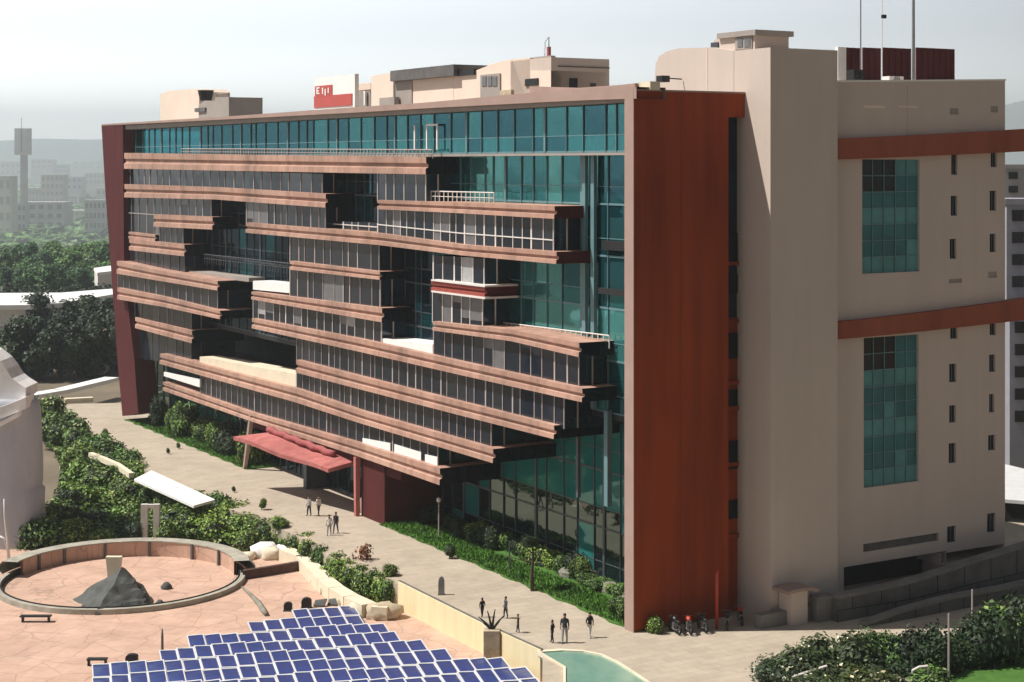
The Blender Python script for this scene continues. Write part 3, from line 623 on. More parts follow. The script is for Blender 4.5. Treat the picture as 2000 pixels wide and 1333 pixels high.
# cab on top with a curved roof, vent
cab = [(1388, 98), (1389, 88), (1398, 76), (1415, 71), (1445, 68.5), (1474, 67), (1474, 98)]
b = MB(); b.prism([LX(x, y, cx_ + .6) for x, y in cab], (3, 0, 0)); c_ = b.build('roof_cab', M['beige'], T)
def tbox(x0, x1, y0, y1, X, dx, m, name, par):
    a, c = LX(x0, y0, X), LX(x1, y1, X); b = MB(); b.box((X, a.y, a.z), (X + dx, c.y, c.z)); return b.build(name, M[m], par)
w_ = tbox(1436, 1468, 74, 95, cx_ + .5, .08, 'greige', 'window', c_); tbox(1440, 1450, 76, 92, cx_ + .46, .04, 'g_curt', 'pane', w_); tbox(1454, 1465, 76, 92, cx_ + .46, .04, 'g_curt', 'pane', w_)
tbox(1388, 1402, 84, 98, cx_ + .5, .08, 'g_mid', 'window', c_)
tbox(1400, 1475, 66, 68.5, cx_ + .35, 3.4, 'greige', 'roof_slab', c_)
b = MB(); a = LX(1380, 94, cx_ - .05); c = LX(1381.5, 200, cx_ - .05); b.box((cx_ - .05, a.y, c.z), (cx_ - .02, c.y, a.z)); b.build('joint', M['cream'], T)
o = empty('flood_light', toW(LX(1296, 154, 7.4)), TH); tag(o, 'small black fitting projecting from the rounded wall above the orange roof line', 'lamp')
b = MB(); b.tube([(1.6, 0, 0), (0, .0, .05)], .05, 6); b.build('arm', M['dark'], o); b = MB(); b.box((-.4, -.35, -.25), (.3, .35, .2)); b.build('lamp_head', M['dark'], o)
# wing
YW = yF + 1.0; wx0 = tx1 - .3; wx1 = LY(1963, 500, YW).x; wzt0 = LY(1640, 162, YW).z; wzt1 = LY(1963, 158, YW).z
holes = []; kinds = []
def hp(x0, x1, y0, y1, k):
    a, c = LY(x0, y0, YW), LY(x1, y1, YW); zt = (a.z + LY(x1, y0, YW).z) / 2; zb = (c.z + LY(x0, y1, YW).z) / 2; holes.append((a.x, c.x, zb, zt)); kinds.append(k)
hp(1684, 1796, 312, 533, 'big'); hp(1687, 1794, 657, 947, 'big')
for q in ((1858, 1870, 298, 342), (1857, 1870, 383, 422), (1855, 1868, 467, 506), (1856, 1870, 640, 662), (1854, 1868, 711, 747), (1854, 1867, 792, 826), (1853, 1867, 866, 905),
          (1935, 1947, 295, 327), (1933, 1946, 373, 412), (1933, 1945, 457, 493), (1933, 1945, 626, 655), (1932, 1944, 693, 727), (1932, 1942, 770, 806), (1930, 1944, 850, 880), (1850, 1867, 1028, 1060), (1928, 1944, 1003, 1040)): hp(*q, 'small')
hp(1853, 1879, 545, 553, 'vent'); hp(1930, 1947, 531, 543, 'vent'); hp(1686, 1833, 1052, 1068, 'slot'); hp(1855, 1872, 212, 224, 'vent'); hp(1935, 1949, 208, 220, 'vent')
hp(1648, 1848, 1092, 1150, 'ramp'); hp(1838, 1960, 1072, 1094, 'ramp')
xs = sorted(set([wx0, wx1] + [h[0] for h in holes] + [h[1] for h in holes])); zt_ = min(wzt0, wzt1); zs = sorted(set([-.2, zt_] + [h[2] for h in holes] + [h[3] for h in holes]))
b = MB()
for x0, x1 in zip(xs, xs[1:]):
    for z0, z1 in zip(zs, zs[1:]):
        mx, mz = (x0 + x1) / 2, (z0 + z1) / 2
        if not any(h[0] < mx < h[1] and h[2] < mz < h[3] for h in holes): b.poly([(x0, YW, z0), (x1, YW, z0), (x1, YW, z1), (x0, YW, z1)])
for h, k in zip(holes, kinds):
    d = .25 if k != 'ramp' else 2.5
    x0, x1, z0, z1 = h; y0, y1 = YW, YW + d
    b.poly([(x0, y0, z0), (x0, y1, z0), (x0, y1, z1), (x0, y0, z1)]); b.poly([(x1, y0, z0), (x1, y0, z1), (x1, y1, z1), (x1, y1, z0)])
    b.poly([(x0, y0, z1), (x0, y1, z1), (x1, y1, z1), (x1, y0, z1)]); b.poly([(x0, y0, z0), (x1, y0, z0), (x1, y1, z0), (x0, y1, z0)])
b.poly([(wx1, YW, -.2), (wx1, YW + 18, -.2), (wx1, YW + 18, wzt1), (wx1, YW, zt_)])
b.poly([(wx0, YW, zt_), (wx1, YW, zt_), (wx1, YW, wzt1), (wx0, YW, wzt0)]); b.poly([(wx0, YW, wzt0), (wx1, YW, wzt1), (wx1, YW + 18, wzt1), (wx0, YW + 18, wzt0)])
b.build('wing_wall', M['beige'], T, recalc=False)
b = MB(); b.box((wx0 + .3, YW + 3, -.2), (wx1 - .3, YW + 17.8, zt_ - .5)); b.build('wing_body', M['beige'], T)
for h, k in zip(holes, kinds):
    x0, x1, z0, z1 = h
    if k == 'big':
        g_ = MB(); f_ = MB(); nx, nz = 5, 9 if z1 - z0 > 9 else 7
        for i in range(nx):
            for j in range(nz):
                a0, a1 = x0 + (x1 - x0) * i / nx, x0 + (x1 - x0) * (i + 1) / nx; c0, c1 = z0 + (z1 - z0) * j / nz, z0 + (z1 - z0) * (j + 1) / nz
                kk = 2 if j >= nz - 2 and i < 3 else (1 if (j % 3 == 0) else (0 if rng.random() < .92 else 1))
                g_.poly([(a0, YW + .22, c0), (a1, YW + .22, c0), (a1, YW + .22 + rng.uniform(-.01, .01), c1), (a0, YW + .22, c1)], kk)
        mg1, mg2 = M['g_teal'], M.get('g_tealp') or gm('g_tealp', (.07, .24, .24), .1)
        o = g_.build('window', [mg1, mg2, M['g_black']], T, recalc=False)
        for i in range(1, nx): f_.box((x0 + (x1 - x0) * i / nx - .03, YW + .14, z0), (x0 + (x1 - x0) * i / nx + .03, YW + .21, z1))
        for j in range(1, nz): f_.box((x0, YW + .15, z0 + (z1 - z0) * j / nz - .03), (x1, YW + .21, z0 + (z1 - z0) * j / nz + .03))
        f_.build('frame', M['mullteal'], o)
    else:
        m = {'small': 'g_dark', 'vent': 'greige', 'slot': 'darkconc', 'ramp': 'dark'}[k]; dd = .2 if k != 'ramp' else 2.4
        if k == 'vent': dd = .08
        b = MB(); b.poly([(x0, YW + dd, z0), (x1, YW + dd, z0), (x1, YW + dd, z1), (x0, YW + dd, z1)]); o = b.build({'small': 'window', 'vent': 'vent', 'slot': 'slot', 'ramp': 'opening'}[k], M[m], T, recalc=False)
        if k == 'small':
            f_ = MB(); f_.box(((x0 + x1) / 2 - .03, YW + .12, z0), ((x0 + x1) / 2 + .03, YW + .18, z1)); f_.box((x0, YW + .12, z0), (x1, YW + .18, z0 + .06)); f_.build('frame', M['mulldark'], o)
def fin(t0, t1, b0, b1, x0=1637, x1=2045):
    b = MB(); n = 12; Yf = YW - .5
    for i in range(n):
        u, v = i / n, (i + 1) / n
        def pt(w, a, c): return LY(x0 + (x1 - x0) * w, a + (c - a) * (w ** 1.15), Yf)
        b.prism([pt(u, t0, t1), pt(v, t0, t1), pt(v, b0, b1), pt(u, b0, b1)], (0, .9 if x0 + (x1 - x0) * u > 1955 else .49, 0))
    return b.build('sunshade_band', M['orange_band'], T)
fin(271, 250, 312, 294); fin(629, 578, 663, 620)
b = MB(); a = LY(1772, 240, YW).x; b.box((a - .015, YW - .01, LY(1770, 268, YW).z), (a + .015, YW, wzt0 - .1)); b.build('joint', M['greige'], T)
for x0, x1, y0, y1 in ((1686, 1728, 206, 212), (1754, 1792, 207, 211)):
    a, c = LY(x0, y0, YW), LY(x1, y1, YW); b = MB(); b.box((a.x, YW - .02, c.z), (c.x, YW - .001, a.z)); b.build('patch', M['cream'], T)
# parapet cap
b = MB(); b.prism([(wx0, YW - .06, wzt0), (wx1 + .05, YW - .06, wzt1), (wx1 + .05, YW - .06, wzt1 + .12), (wx0, YW - .06, wzt0 + .12)], (0, .5, 0)); b.build('parapet_cap', M['white'], T)
# maroon screen wall on the wing's roof
Ys = YW + 4
o = empty('roof_screen', toW(LY(1652, 160, Ys)), TH); tag(o, 'maroon corrugated screen standing on the roof of the beige wing', 'screen')
l0 = LY(1652, 160, Ys)
for x0, x1 in ((1652, 1683), (1686, 1722), (1725, 1780), (1790, 1865)):
    a, c = LY(x0, 93, Ys) - l0, LY(x1, 170, Ys) - l0; b = MB(); n = max(4, int((c.x - a.x) / .3)); 
    for i in range(n):
        u, v = a.x + (c.x - a.x) * i / n, a.x + (c.x - a.x) * (i + 1) / n; dd = .05 if i % 2 else 0
        b.box((u, dd, c.z), (v - .02, dd + .12, a.z))
    b.build('panel', M['maroon'], o)
b = MB(); a, c = LY(1635, 92, Ys) - l0, LY(1651, 165, Ys) - l0; b.box((a.x, -.1, c.z), (c.x, .2, a.z)); b.build('end_post', M['white'], o)
for (x0, x1, y0, y1, m, nm, lb) in ((1668, 1688, 136, 156, 'dark', 'condenser_unit', 'dark grey box unit in front of the maroon roof screen'), (1738, 1765, 149, 163, 'white', 'condenser_unit', 'small white box unit in front of the maroon roof screen')):
    l = LY((x0 + x1) / 2, y1, YW + 2); o = empty(nm, toW(l), TH); tag(o, lb, 'condenser'); a, c = LY(x0, y0, YW + 2) - l, LY(x1, y1, YW + 2) - l
    b = MB(); b.box((a.x, 0, 0), (c.x, .8, a.z)); b.build('casing', M[m], o); b = MB(); b.lathe([(.02, 0), (.28, 0), (.28, .05)], seg=12); q = b.build('fan', M['metal'], o); q.location = ((a.x + c.x) / 2, 0, a.z / 2); q.rotation_euler = (R(90), 0, 0)
for n_, lb, x, r, y1 in (('roof_mast', 'thin dark mast at the left of the maroon roof screen', 1681, .06, 158), ('roof_mast', 'hair-thin white mast carrying a small dish in front of the maroon screen', 1723, .035, 160), ('roof_mast', 'thick grey mast at the right of the maroon roof screen', 1784, .14, 156)):
    o, h = mast(n_, lb, x, -40, y1, YW + 3, r, m='mullwhite' if x == 1723 else 'metal')
    if x == 1723:
        zz_ = LY(x, 36, YW + 3).z - LY(x, y1, YW + 3).z; b = MB(); b.lathe([(0, .12), (.12, .08), (.2, 0), (.2, .25), (0, .28)], seg=12); q = b.build('dish', M['dark'], o); q.location = (.16, 0, zz_)
# ------------------------------------------------------------------ retaining walls and ramp on the right
def wall_px(name, label, tops, bots, Y, th, m, cap=None, courses=0, cat='wall', jm='dark'):
    o = empty(name, toW(LY(tops[0][0], bots[0][1], Y)), TH); tag(o, label, cat); l = LY(tops[0][0], bots[0][1], Y)
    Tt = sorted((LY(x, y, Y).x - l.x, LY(x, y, Y).z - l.z) for x, y in tops); Bb = sorted((LY(x, y, Y).x - l.x, LY(x, y, Y).z - l.z) for x, y in bots)
    b = MB(); n = 16; x0, x1 = Tt[0][0], Tt[-1][0]
    for i in range(n):
        a, c = x0 + (x1 - x0) * i / n, x0 + (x1 - x0) * (i + 1) / n
        b.prism([(a, 0, interp(Bb, a)), (c, 0, interp(Bb, c)), (c, 0, interp(Tt, c)), (a, 0, interp(Tt, a))], (0, th, 0))
    b.build('wall_face', M[m], o)
    if cap:
        b = MB()
        for i in range(n):
            a, c = x0 + (x1 - x0) * i / n, x0 + (x1 - x0) * (i + 1) / n
            b.prism([(a, -.12, interp(Tt, a)), (c, -.12, interp(Tt, c)), (c, -.12, interp(Tt, c) + .2), (a, -.12, interp(Tt, a) + .2)], (0, th + .2, 0))
        b.build('coping', M[cap], o)
    if courses:
        b = MB()
        for k in range(1, courses + 1):
            for i in range(n):
                a, c = x0 + (x1 - x0) * i / n, x0 + (x1 - x0) * (i + 1) / n
                za = interp(Bb, a) + (interp(Tt, a) - interp(Bb, a)) * k / (courses + 1); zc2 = interp(Bb, c) + (interp(Tt, c) - interp(Bb, c)) * k / (courses + 1)
                b.prism([(a, -.015, za), (c, -.015, zc2), (c, -.015, zc2 + .05), (a, -.015, za + .05)], (0, .016, 0))
                if (i + k) % 2 == 0:
                    zt2 = interp(Bb, a) + (interp(Tt, a) - interp(Bb, a)) * (k + 1) / (courses + 1); b.box((a - .025, -.02, za), (a + .025, 0, zt2))
        b.build('joint', M[jm], o)
    return o
wall_px('retaining_wall', 'tall dark grey block retaining wall rising to the right below the beige wing', [(1636, 1170), (1760, 1145), (1850, 1118), (1900, 1100), (2060, 1052)], [(1636, 1265), (2060, 1265)], YW - 3.2, .6, 'darkconc', 'concrete', 3)
wall_px('retaining_wall', 'lower grey retaining wall with a pale coping in front of the tall block wall', [(1690, 1222), (1760, 1197), (1850, 1172), (1940, 1156), (2060, 1130)], [(1690, 1285), (2060, 1285)], YW - 5.0, .5, 'darkconc', 'concrete', 2)
wall_px('retaining_wall', 'low plain grey plinth wall at the foot of the beige tower', [(1486, 1203), (1600, 1182), (1640, 1176)], [(1486, 1262), (1640, 1262)], yF - .9, .7, 'concrete', None, 0)
wall_px('gate_post', 'short pale grey concrete pier between the tower plinth and the block wall', [(1596, 1172), (1634, 1168)], [(1596, 1250), (1634, 1250)], yF - 1.6, .7, 'concrete', 'concrete', 0, 'pier')
# ramp deck behind the tall wall
b = MB(); b.box((tx1 - .2, YW - 2.6, 0), (wx1 + 8, YW - .02, .8)); 
# small guard kiosk at the tower foot
kx = toL(G(1490, 1230)); o = empty('guard_kiosk', toW((10.6, yF - .75, 0)), TH); tag(o, 'narrow pale kiosk with a curved brown roof against the tower corner', 'kiosk')
b = MB(); b.box((-.8, -.6, 0), (.6, .7, 2.3)); b.build('wall', M['beige'], o)
b = MB(); n = 8
for i in range(n):
    a, c = -1.35 + 2.6 * i / n, -1.35 + 2.6 * (i + 1) / n; f = lambda t: 2.52 - .09 * (t + .3) ** 2
    b.prism([(a, -1.0, f(a)), (c, -1.0, f(c)), (c, .72, f(c)), (a, .72, f(a))], (0, 0, -.2))
b.build('roof', M['roofstrip'], o)
# ------------------------------------------------------------------ foliage
def leafcloud(name, mats, n, size, seed, shape='bush', core=True, pale=0):
    rr = random.Random(seed); b = MB(); blobs = []
    if shape == 'bush': blobs = [(Vector((rr.uniform(-.45, .45), rr.uniform(-.45, .45), rr.uniform(.25, .6))), rr.uniform(.38, .6)) for _ in range(7)]
    elif shape == 'tree': blobs = [(Vector((rr.uniform(-.6, .6), rr.uniform(-.6, .6), rr.uniform(.35, 1.25))), rr.uniform(.26, .45)) for _ in range(15)]
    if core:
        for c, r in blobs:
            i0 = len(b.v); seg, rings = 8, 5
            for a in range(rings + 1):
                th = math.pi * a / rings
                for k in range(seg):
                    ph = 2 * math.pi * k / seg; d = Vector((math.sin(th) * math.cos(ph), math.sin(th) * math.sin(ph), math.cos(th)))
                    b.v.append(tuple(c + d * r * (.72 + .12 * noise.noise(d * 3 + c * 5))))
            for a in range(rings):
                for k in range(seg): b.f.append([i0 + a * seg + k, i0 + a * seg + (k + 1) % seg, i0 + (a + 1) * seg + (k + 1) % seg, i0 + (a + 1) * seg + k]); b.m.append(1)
    for _ in range(n):
        c, r = rr.choice(blobs); d = Vector((rr.gauss(0, 1), rr.gauss(0, 1), rr.gauss(0, 1) + .3)).normalized()
        rad = r * (rr.uniform(.72, 1.0) + .22 * noise.noise(d * 2.7 + c * 7) + (.15 * rr.random() if rr.random() < .15 else 0))
        p = c + d * rad
        if p.z < .0: p.z = rr.uniform(0, .15)
        nrm = (d + Vector((rr.uniform(-.8, .8), rr.uniform(-.8, .8), rr.uniform(-.2, .9)))).normalized(); u = nrm.orthogonal().normalized(); u.rotate(Matrix.Rotation(rr.uniform(0, 6.28), 3, nrm)); v = nrm.cross(u)
        s = size * rr.uniform(.6, 1.35)
        b.poly([p - u * s, p - v * s * .55, p + u * s, p + v * s * .55 + nrm * s * .2], 0)
    me_o = b.build(name, mats, None, recalc=False); return me_o
def proto(o):
    me = o.data; scene.collection.objects.unlink(o); bpy.data.objects.remove(o); return me
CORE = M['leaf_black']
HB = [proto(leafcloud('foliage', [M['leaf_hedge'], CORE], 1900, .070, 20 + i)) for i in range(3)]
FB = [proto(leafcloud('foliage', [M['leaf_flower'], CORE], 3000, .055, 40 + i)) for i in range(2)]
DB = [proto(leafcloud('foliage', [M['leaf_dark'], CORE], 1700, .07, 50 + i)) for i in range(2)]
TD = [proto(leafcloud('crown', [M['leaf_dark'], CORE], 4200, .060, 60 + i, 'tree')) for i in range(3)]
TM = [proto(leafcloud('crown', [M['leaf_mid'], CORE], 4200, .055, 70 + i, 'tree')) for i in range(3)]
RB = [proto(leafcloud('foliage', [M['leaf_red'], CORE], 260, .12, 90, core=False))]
def bush(protos, loc, sx, sy, sz, label, group=None, cat='shrub', name='shrub'):
    o = bpy.data.objects.new(name, rng.choice(protos)); link(o); o.location = loc; o.scale = (sx, sy, sz); o.rotation_euler = (0, 0, rng.uniform(0, 6.28)); return tag(o, label, cat, group)
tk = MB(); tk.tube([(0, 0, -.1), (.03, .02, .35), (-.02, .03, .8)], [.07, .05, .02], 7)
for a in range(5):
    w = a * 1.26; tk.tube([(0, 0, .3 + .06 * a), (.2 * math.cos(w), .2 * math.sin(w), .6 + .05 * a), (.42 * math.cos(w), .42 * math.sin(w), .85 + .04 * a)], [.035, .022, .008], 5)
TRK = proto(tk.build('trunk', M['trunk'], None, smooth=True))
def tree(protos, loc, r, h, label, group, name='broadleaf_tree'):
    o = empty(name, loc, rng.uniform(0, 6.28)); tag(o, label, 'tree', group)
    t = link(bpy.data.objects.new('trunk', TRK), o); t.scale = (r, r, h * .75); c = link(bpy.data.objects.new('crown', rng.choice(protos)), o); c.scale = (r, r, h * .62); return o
ORD = ['first', 'second', 'third', 'fourth', 'fifth', 'sixth', 'seventh', 'eighth', 'ninth', 'tenth', 'eleventh', 'twelfth', 'thirteenth', 'fourteenth', 'fifteenth', 'sixteenth', 'seventeenth', 'eighteenth', 'nineteenth', 'twentieth', 'twenty-first', 'twenty-second', 'twenty-third', 'twenty-fourth', 'twenty-fifth', 'twenty-sixth', 'twenty-seventh', 'twenty-eighth', 'twenty-ninth', 'thirtieth'] + ['thirty-%s' % q for q in ('first', 'second', 'third', 'fourth', 'fifth', 'sixth', 'seventh', 'eighth', 'ninth')]
# hedge between promenade and terrace: (x, y of base on the low ground, radius m, height m)
edge = [(88, 850, 3.0, 4.4), (112, 868, 3.0, 3.6), (135, 880, 3, 3.4), (160, 893, 2.8, 3.2), (185, 905, 2.8, 3), (212, 918, 2.8, 3), (236, 934, 2.6, 2.8), (255, 950, 2.4, 2.4)]
for i, (x, y, r, h) in enumerate(edge): bush(HB, G(x, y, -1.9), r, r, h, f'{ORD[i]} bright green shrub from the far end along the promenade edge above the white slab', 'shrubs along the upper promenade edge')
mid = [(175, 950, 2.8, 2.8), (205, 968, 2.8, 2.8), (240, 985, 2.6, 2.5), (150, 930, 2.8, 3.2), (300, 992, 2.4, 2.2), (330, 1010, 2.4, 2.4), (365, 1018, 2.4, 2.6), (400, 1016, 2.4, 2.4), (430, 1022, 2.4, 2.4), (455, 1030, 2.2, 2.2), (350, 1042, 2.6, 2.4), (390, 1050, 2.4, 2.4), (425, 1054, 2.4, 2.2), (465, 1052, 2.0, 2.0), (500, 1060, 2.0, 2.0), (535, 1062, 2.0, 2.0), (560, 1068, 1.8, 1.8), (480, 1078, 1.5, 1.6), (590, 1090, 1.6, 2.0)]
mid = sorted(mid)
for i, (x, y, r, h) in enumerate(mid): bush(HB, G(x, y, -1.9), r, r, h, f'{ORD[i]} leafy green shrub from the left in the planting below the promenade', 'shrubs in the bed below the promenade')
low = [(85, 1068, 2.4, 2.6), (120, 1050, 2.6, 3.0), (150, 1062, 2.2, 2.0), (185, 1048, 2.4, 2.2), (215, 1056, 2.2, 2.0), (245, 1048, 2.0, 2.2), (265, 1062, 1.6, 1.8), (322, 1062, 1.6, 1.8), (135, 1010, 2.2, 2.4), (165, 1000, 2.2, 2.4), (60, 1040, 1.8, 1.8)]
low = sorted(low)
for i, (x, y, r, h) in enumerate(low): bush(HB if i % 3 else DB, G(x, y, -1.9), r, r, h, f'{ORD[i]} dark green shrub from the left behind the round stone basin', 'shrubs behind the round basin')
def bed(name, lb, poly, n, m, z0, hmax, size=.22):
    rr = random.Random(len(poly) * 7 + n); b = MB(); xs_ = [p[0] for p in poly]; ys_ = [p[1] for p in poly]; k = 0
    while k < n:
        x, y = rr.uniform(min(xs_), max(xs_)), rr.uniform(min(ys_), max(ys_))
        if not inpoly(x, y, poly): continue
        k += 1; w = G(x, y, z0); hh = hmax * (.55 + .45 * noise.noise(Vector((w.x * .35, w.y * .35, 0)))); p = w + Vector((0, 0, hh * rr.random() ** .35))
        nn_ = Vector((rr.uniform(-1, 1), rr.uniform(-1, 1), rr.uniform(.2, 1.2))).normalized(); u = nn_.orthogonal().normalized(); u.rotate(Matrix.Rotation(rr.uniform(0, 6.28), 3, nn_)); v = nn_.cross(u); s_ = size * rr.uniform(.6, 1.3)
        b.poly([p - u * s_, p - v * s_ * .6, p + u * s_, p + v * s_ * .6])
    return tag(b.build(name, m, None, recalc=False), lb, 'ground cover', kind='stuff')
def inpoly(x, y, P):
    c = False
    for (x1, y1), (x2, y2) in zip(P, P[1:] + P[:1]):
        if (y1 > y) != (y2 > y) and x < (x2 - x1) * (y - y1) / (y2 - y1) + x1: c = not c
    return c
bed('ground_cover', 'dense leafy ground cover filling the bed between promenade and basin', [(84, 825), (130, 840), (200, 876), (262, 925), (330, 960), (420, 1000), (500, 1030), (580, 1062), (640, 1095), (700, 1130), (745, 1150), (700, 1145), (610, 1095), (480, 1072), (380, 1060), (60, 1072), (110, 1000), (120, 930)], 42000, M['leaf_hedge'], -1.9, 1.7)
rightrow = [(606, 1104, 1.4, 2.0), (628, 1118, 1.4, 2.0), (650, 1134, 1.4, 2.0), (672, 1148, 1.4, 2.1), (694, 1160, 1.4, 2.1), (716, 1170, 1.4, 2.1), (738, 1176, 1.3, 2.0), (758, 1182, 1.1, 1.9)]
for i, (x, y, r, h) in enumerate(rightrow): bush(HB, G(x, y, TZ), r, r, h, f'{ORD[i]} clipped shrub from the top in the row behind the cream boulders', 'shrubs behind the cream boulders')
bush(RB, G(705, 1094, .0), 1.0, 1.0, 1.2, 'small reddish brown shrub on the near edge of the promenade', None)
bush(HB, G(762, 1124, .0), .8, .8, .8, 'little green shrub on the corner of the cream wall', None)
bush(HB, G(548, 1034, -.2), 1.1, 1.1, 1.1, 'low yellow green shrub in the pointed corner of the promenade bed', None)
for (x, y, s, lb) in ((458, 962, .45, 'tiny green sapling on the promenade left of the taller sapling'), (511, 996, .8, 'small green sapling on the promenade above the hedge'), (330, 887, .5, 'tiny brown green tuft on the promenade, left of its neighbour'), (350, 877, .55, 'round green tuft on the promenade near the grass bank'), (202, 858, .9, 'small round green shrub on the edge of the far promenade'), (878, 1092, .9, 'dark leafy tuft at the lawn edge in the middle of the promenade')):
    o = empty('sapling', G(x, y)); tag(o, lb, 'sapling'); b = MB(); b.tube([(0, 0, 0), (.02, 0, s * 1.1)], [.04, .02], 5); b.build('stem', M['trunk'], o)
    f = link(bpy.data.objects.new('foliage', DB[0] if y > 1050 else HB[0]), o); f.scale = (s * .55, s * .55, s * 1.0); f.location = (0, 0, s * .25); f.rotation_euler = (.3, .2, s * 9)
# planting along the glass front
def lp(X, Y, z=.1): return toW((X, Y, z))
yy = LX(790, 1000, 3.5).y; i = 0; Y = yA - 2
while Y > 3:
    X = rng.uniform(3.7, 4.6); r = rng.uniform(.8, 1.2); dk = Y > 14
    bush(DB if dk and rng.random() < .7 else HB, lp(X, Y), r, r * 1.2, rng.uniform(1.0, 1.8) if Y > 12 else rng.uniform(.7, 1.2), f'{ORD[i]} shrub from the entrance along the glass behind the right lawn', 'shrubs at the glass behind the right lawn'); i += 1; Y -= rng.uniform(1.2, 1.9)
for k, (X, Y) in enumerate(((.9, 2.2), (1.6, 1.4), (2.1, 3.4), (1.2, 3.8))): bush(HB, lp(X, Y), .8, .8, 1.2, f'{ORD[k]} small shrub in the clump at the foot of the orange wall edge', 'clump at the orange wall edge')
Y = yL0 + 2; i = 0
while Y < yL1 - 6:
    X = rng.uniform(1.2, 3.4); bush(HB if rng.random() < .6 else DB, lp(X, Y), 1.6, 1.8, rng.uniform(1.6, 3.4), f'{ORD[i]} shrub from the entrance on the grass bank under the far ribbon windows', 'shrubs on the far grass bank'); i += 1; Y += rng.uniform(1.6, 2.6)
# grass blades along the lawn
b = MB(); rr = random.Random(5)
for _ in range(16000):
    Y = rr.uniform(.2, yA - .3) if rr.random() < .6 else rr.uniform(yL0, yL1 - 1); X = rr.uniform(.05, 3.2); q = lp(X, Y, .12); a = rr.uniform(0, 6.28); h = rr.uniform(.08, .26); d = Vector((math.cos(a), math.sin(a), 0)) * .06
    b.poly([q - d, q + d, q + Vector((rr.uniform(-.1, .1), rr.uniform(-.1, .1), h))])
tag(b.build('grass', leafmat('blade', (.03, .09, .012), (.09, .22, .03)), None, recalc=False), 'short bright grass growing on the lawn strips', 'grass', kind='stuff')
# small bare tree on the lawn and young lamp posts
o = empty('bare_tree', G(1040, 1152, .1)); tag(o, 'small bare dark tree with thin limbs at the edge of the right lawn', 'tree'); b = MB()
b.tube([(0, 0, -.2), (-.05, 0, 1.2), (.05, 0, 2.4), (0, 0, 3.4)], [.16, .13, .09, .04], 7)
for s_, z0, dx, dz in ((-1, 1.9, 2.0, .6), (1, 2.1, .7, .8), (-1, 2.6, .7, .7), (1, 2.8, 1.1, .5), (-1, 3.1, .4, .9), (1, 3.2, .5, .5)):
    b.tube([(0, 0, z0), (s_ * dx * .5, .2, z0 + dz * .4), (s_ * dx, -.1, z0 + dz)], [.06, .04, .015], 5)
b.build('trunk', M['trunk'], o, smooth=True); f = link(bpy.data.objects.new('crown', DB[1]), o); f.scale = (1.3, 1.0, .7); f.location = (-.1, 0, 3.1); f.rotation_euler = (.1, .15, 1)
def lamp(x, y, h, lb, m='mull', head=True):
    o = empty('lamp_post', G(x, y, .1)); tag(o, lb, 'lamp post', 'thin lamp posts'); b = MB(); b.tube([(0, 0, 0), (0, 0, h)], [.07, .05], 6); b.build('pole', M[m], o)
    if head: b = MB(); b.lathe([(0, h - .02), (.16, h), (.2, h + .2), (.1, h + .34), (0, h + .36)], seg=10); b.build('lamp_head', M['mullwhite'], o, smooth=True)
lamp(857, 1052, 3.0, 'thin pale lamp post on the right lawn near the entrance')
lamp(995, 1115, 2.2, 'short dark post on the right lawn left of the bare tree', 'mulldark', False)
# low garden rail beside the lawn
o = empty('garden_rail', G(960, 1052, .1)); tag(o, 'dark sloping handrail between the lawn and the glass', 'railing'); b = MB(); w0 = G(960, 1052, .1); pts_ = [G(x, y, 1.0) - w0 for x, y in ((930, 1022), (1000, 1056), (1065, 1084))]
b.tube(pts_, .08, 6)
for q in pts_: b.box((q.x - .05, q.y - .05, -.3), (q.x + .05, q.y + .05, q.z))
b.build('rail', M['dark'], o)
# rockery by the glass
for i, (x, y, s) in enumerate(((1065, 1100, .7), (1110, 1120, .8), (1150, 1128, .9), (1190, 1150, .8), (1225, 1170, .7), (1210, 1125, .8))):
    o = bpy.data.objects.new('rock', None); 
    b = MB(); nseg = 8
    for a in range(6):
        th = math.pi * a / 5
        for k in range(nseg):
            ph = 2 * math.pi * k / nseg; d = Vector((math.sin(th) * math.cos(ph), math.sin(th) * math.sin(ph), math.cos(th) * .6)); b.v.append(tuple(d * s * (1 + .35 * noise.noise(d * 2 + Vector((i, 0, 0))))))
    for a in range(5):
        for k in range(nseg): b.f.append([a * nseg + k, a * nseg + (k + 1) % nseg, (a + 1) * nseg + (k + 1) % nseg, (a + 1) * nseg + k]); b.m.append(0)
    o = b.build('rock', M['greenstone'], None); o.location = G(x, y, .3); tag(o, f'{ORD[i]} grey rock from the left in the rockery by the glass wall', 'rock', 'rockery rocks')
# right foreground bushes
fr_ = [(1545, 1335, 2.6, 2.4), (1590, 1330, 2.8, 3.0), (1630, 1326, 2.8, 3.9), (1670, 1322, 2.4, 3.4), (1600, 1380, 2.8, 2.6), (1680, 1380, 3, 2.8)]
for i, (x, y, r, h) in enumerate(sorted(fr_)): bush(FB, G(x, y, 0), r, r, h * .72, f'{ORD[i]} white flowering shrub from the left in the bottom right corner', 'flowering shrubs at the bottom right')
gr_ = [(1725, 1318, 1.9, 3.4), (1765, 1316, 1.8, 3.2), (1800, 1314, 2.0, 3.9), (1845, 1306, 1.8, 2.8), (1885, 1296, 1.9, 3.0), (1925, 1290, 2.4, 4.6), (1965, 1286, 2.4, 4.2), (2010, 1282, 2.6, 4.8), (1740, 1352, 2.2, 2.4), (1800, 1352, 2.0, 1.8)]
for i, (x, y, r, h) in enumerate(sorted(gr_)): bush(DB if i % 4 else HB, G(x, y, 0), r, r, h * .72, f'{ORD[i]} dark green shrub from the left in front of the grey block wall', 'shrubs in front of the block wall')
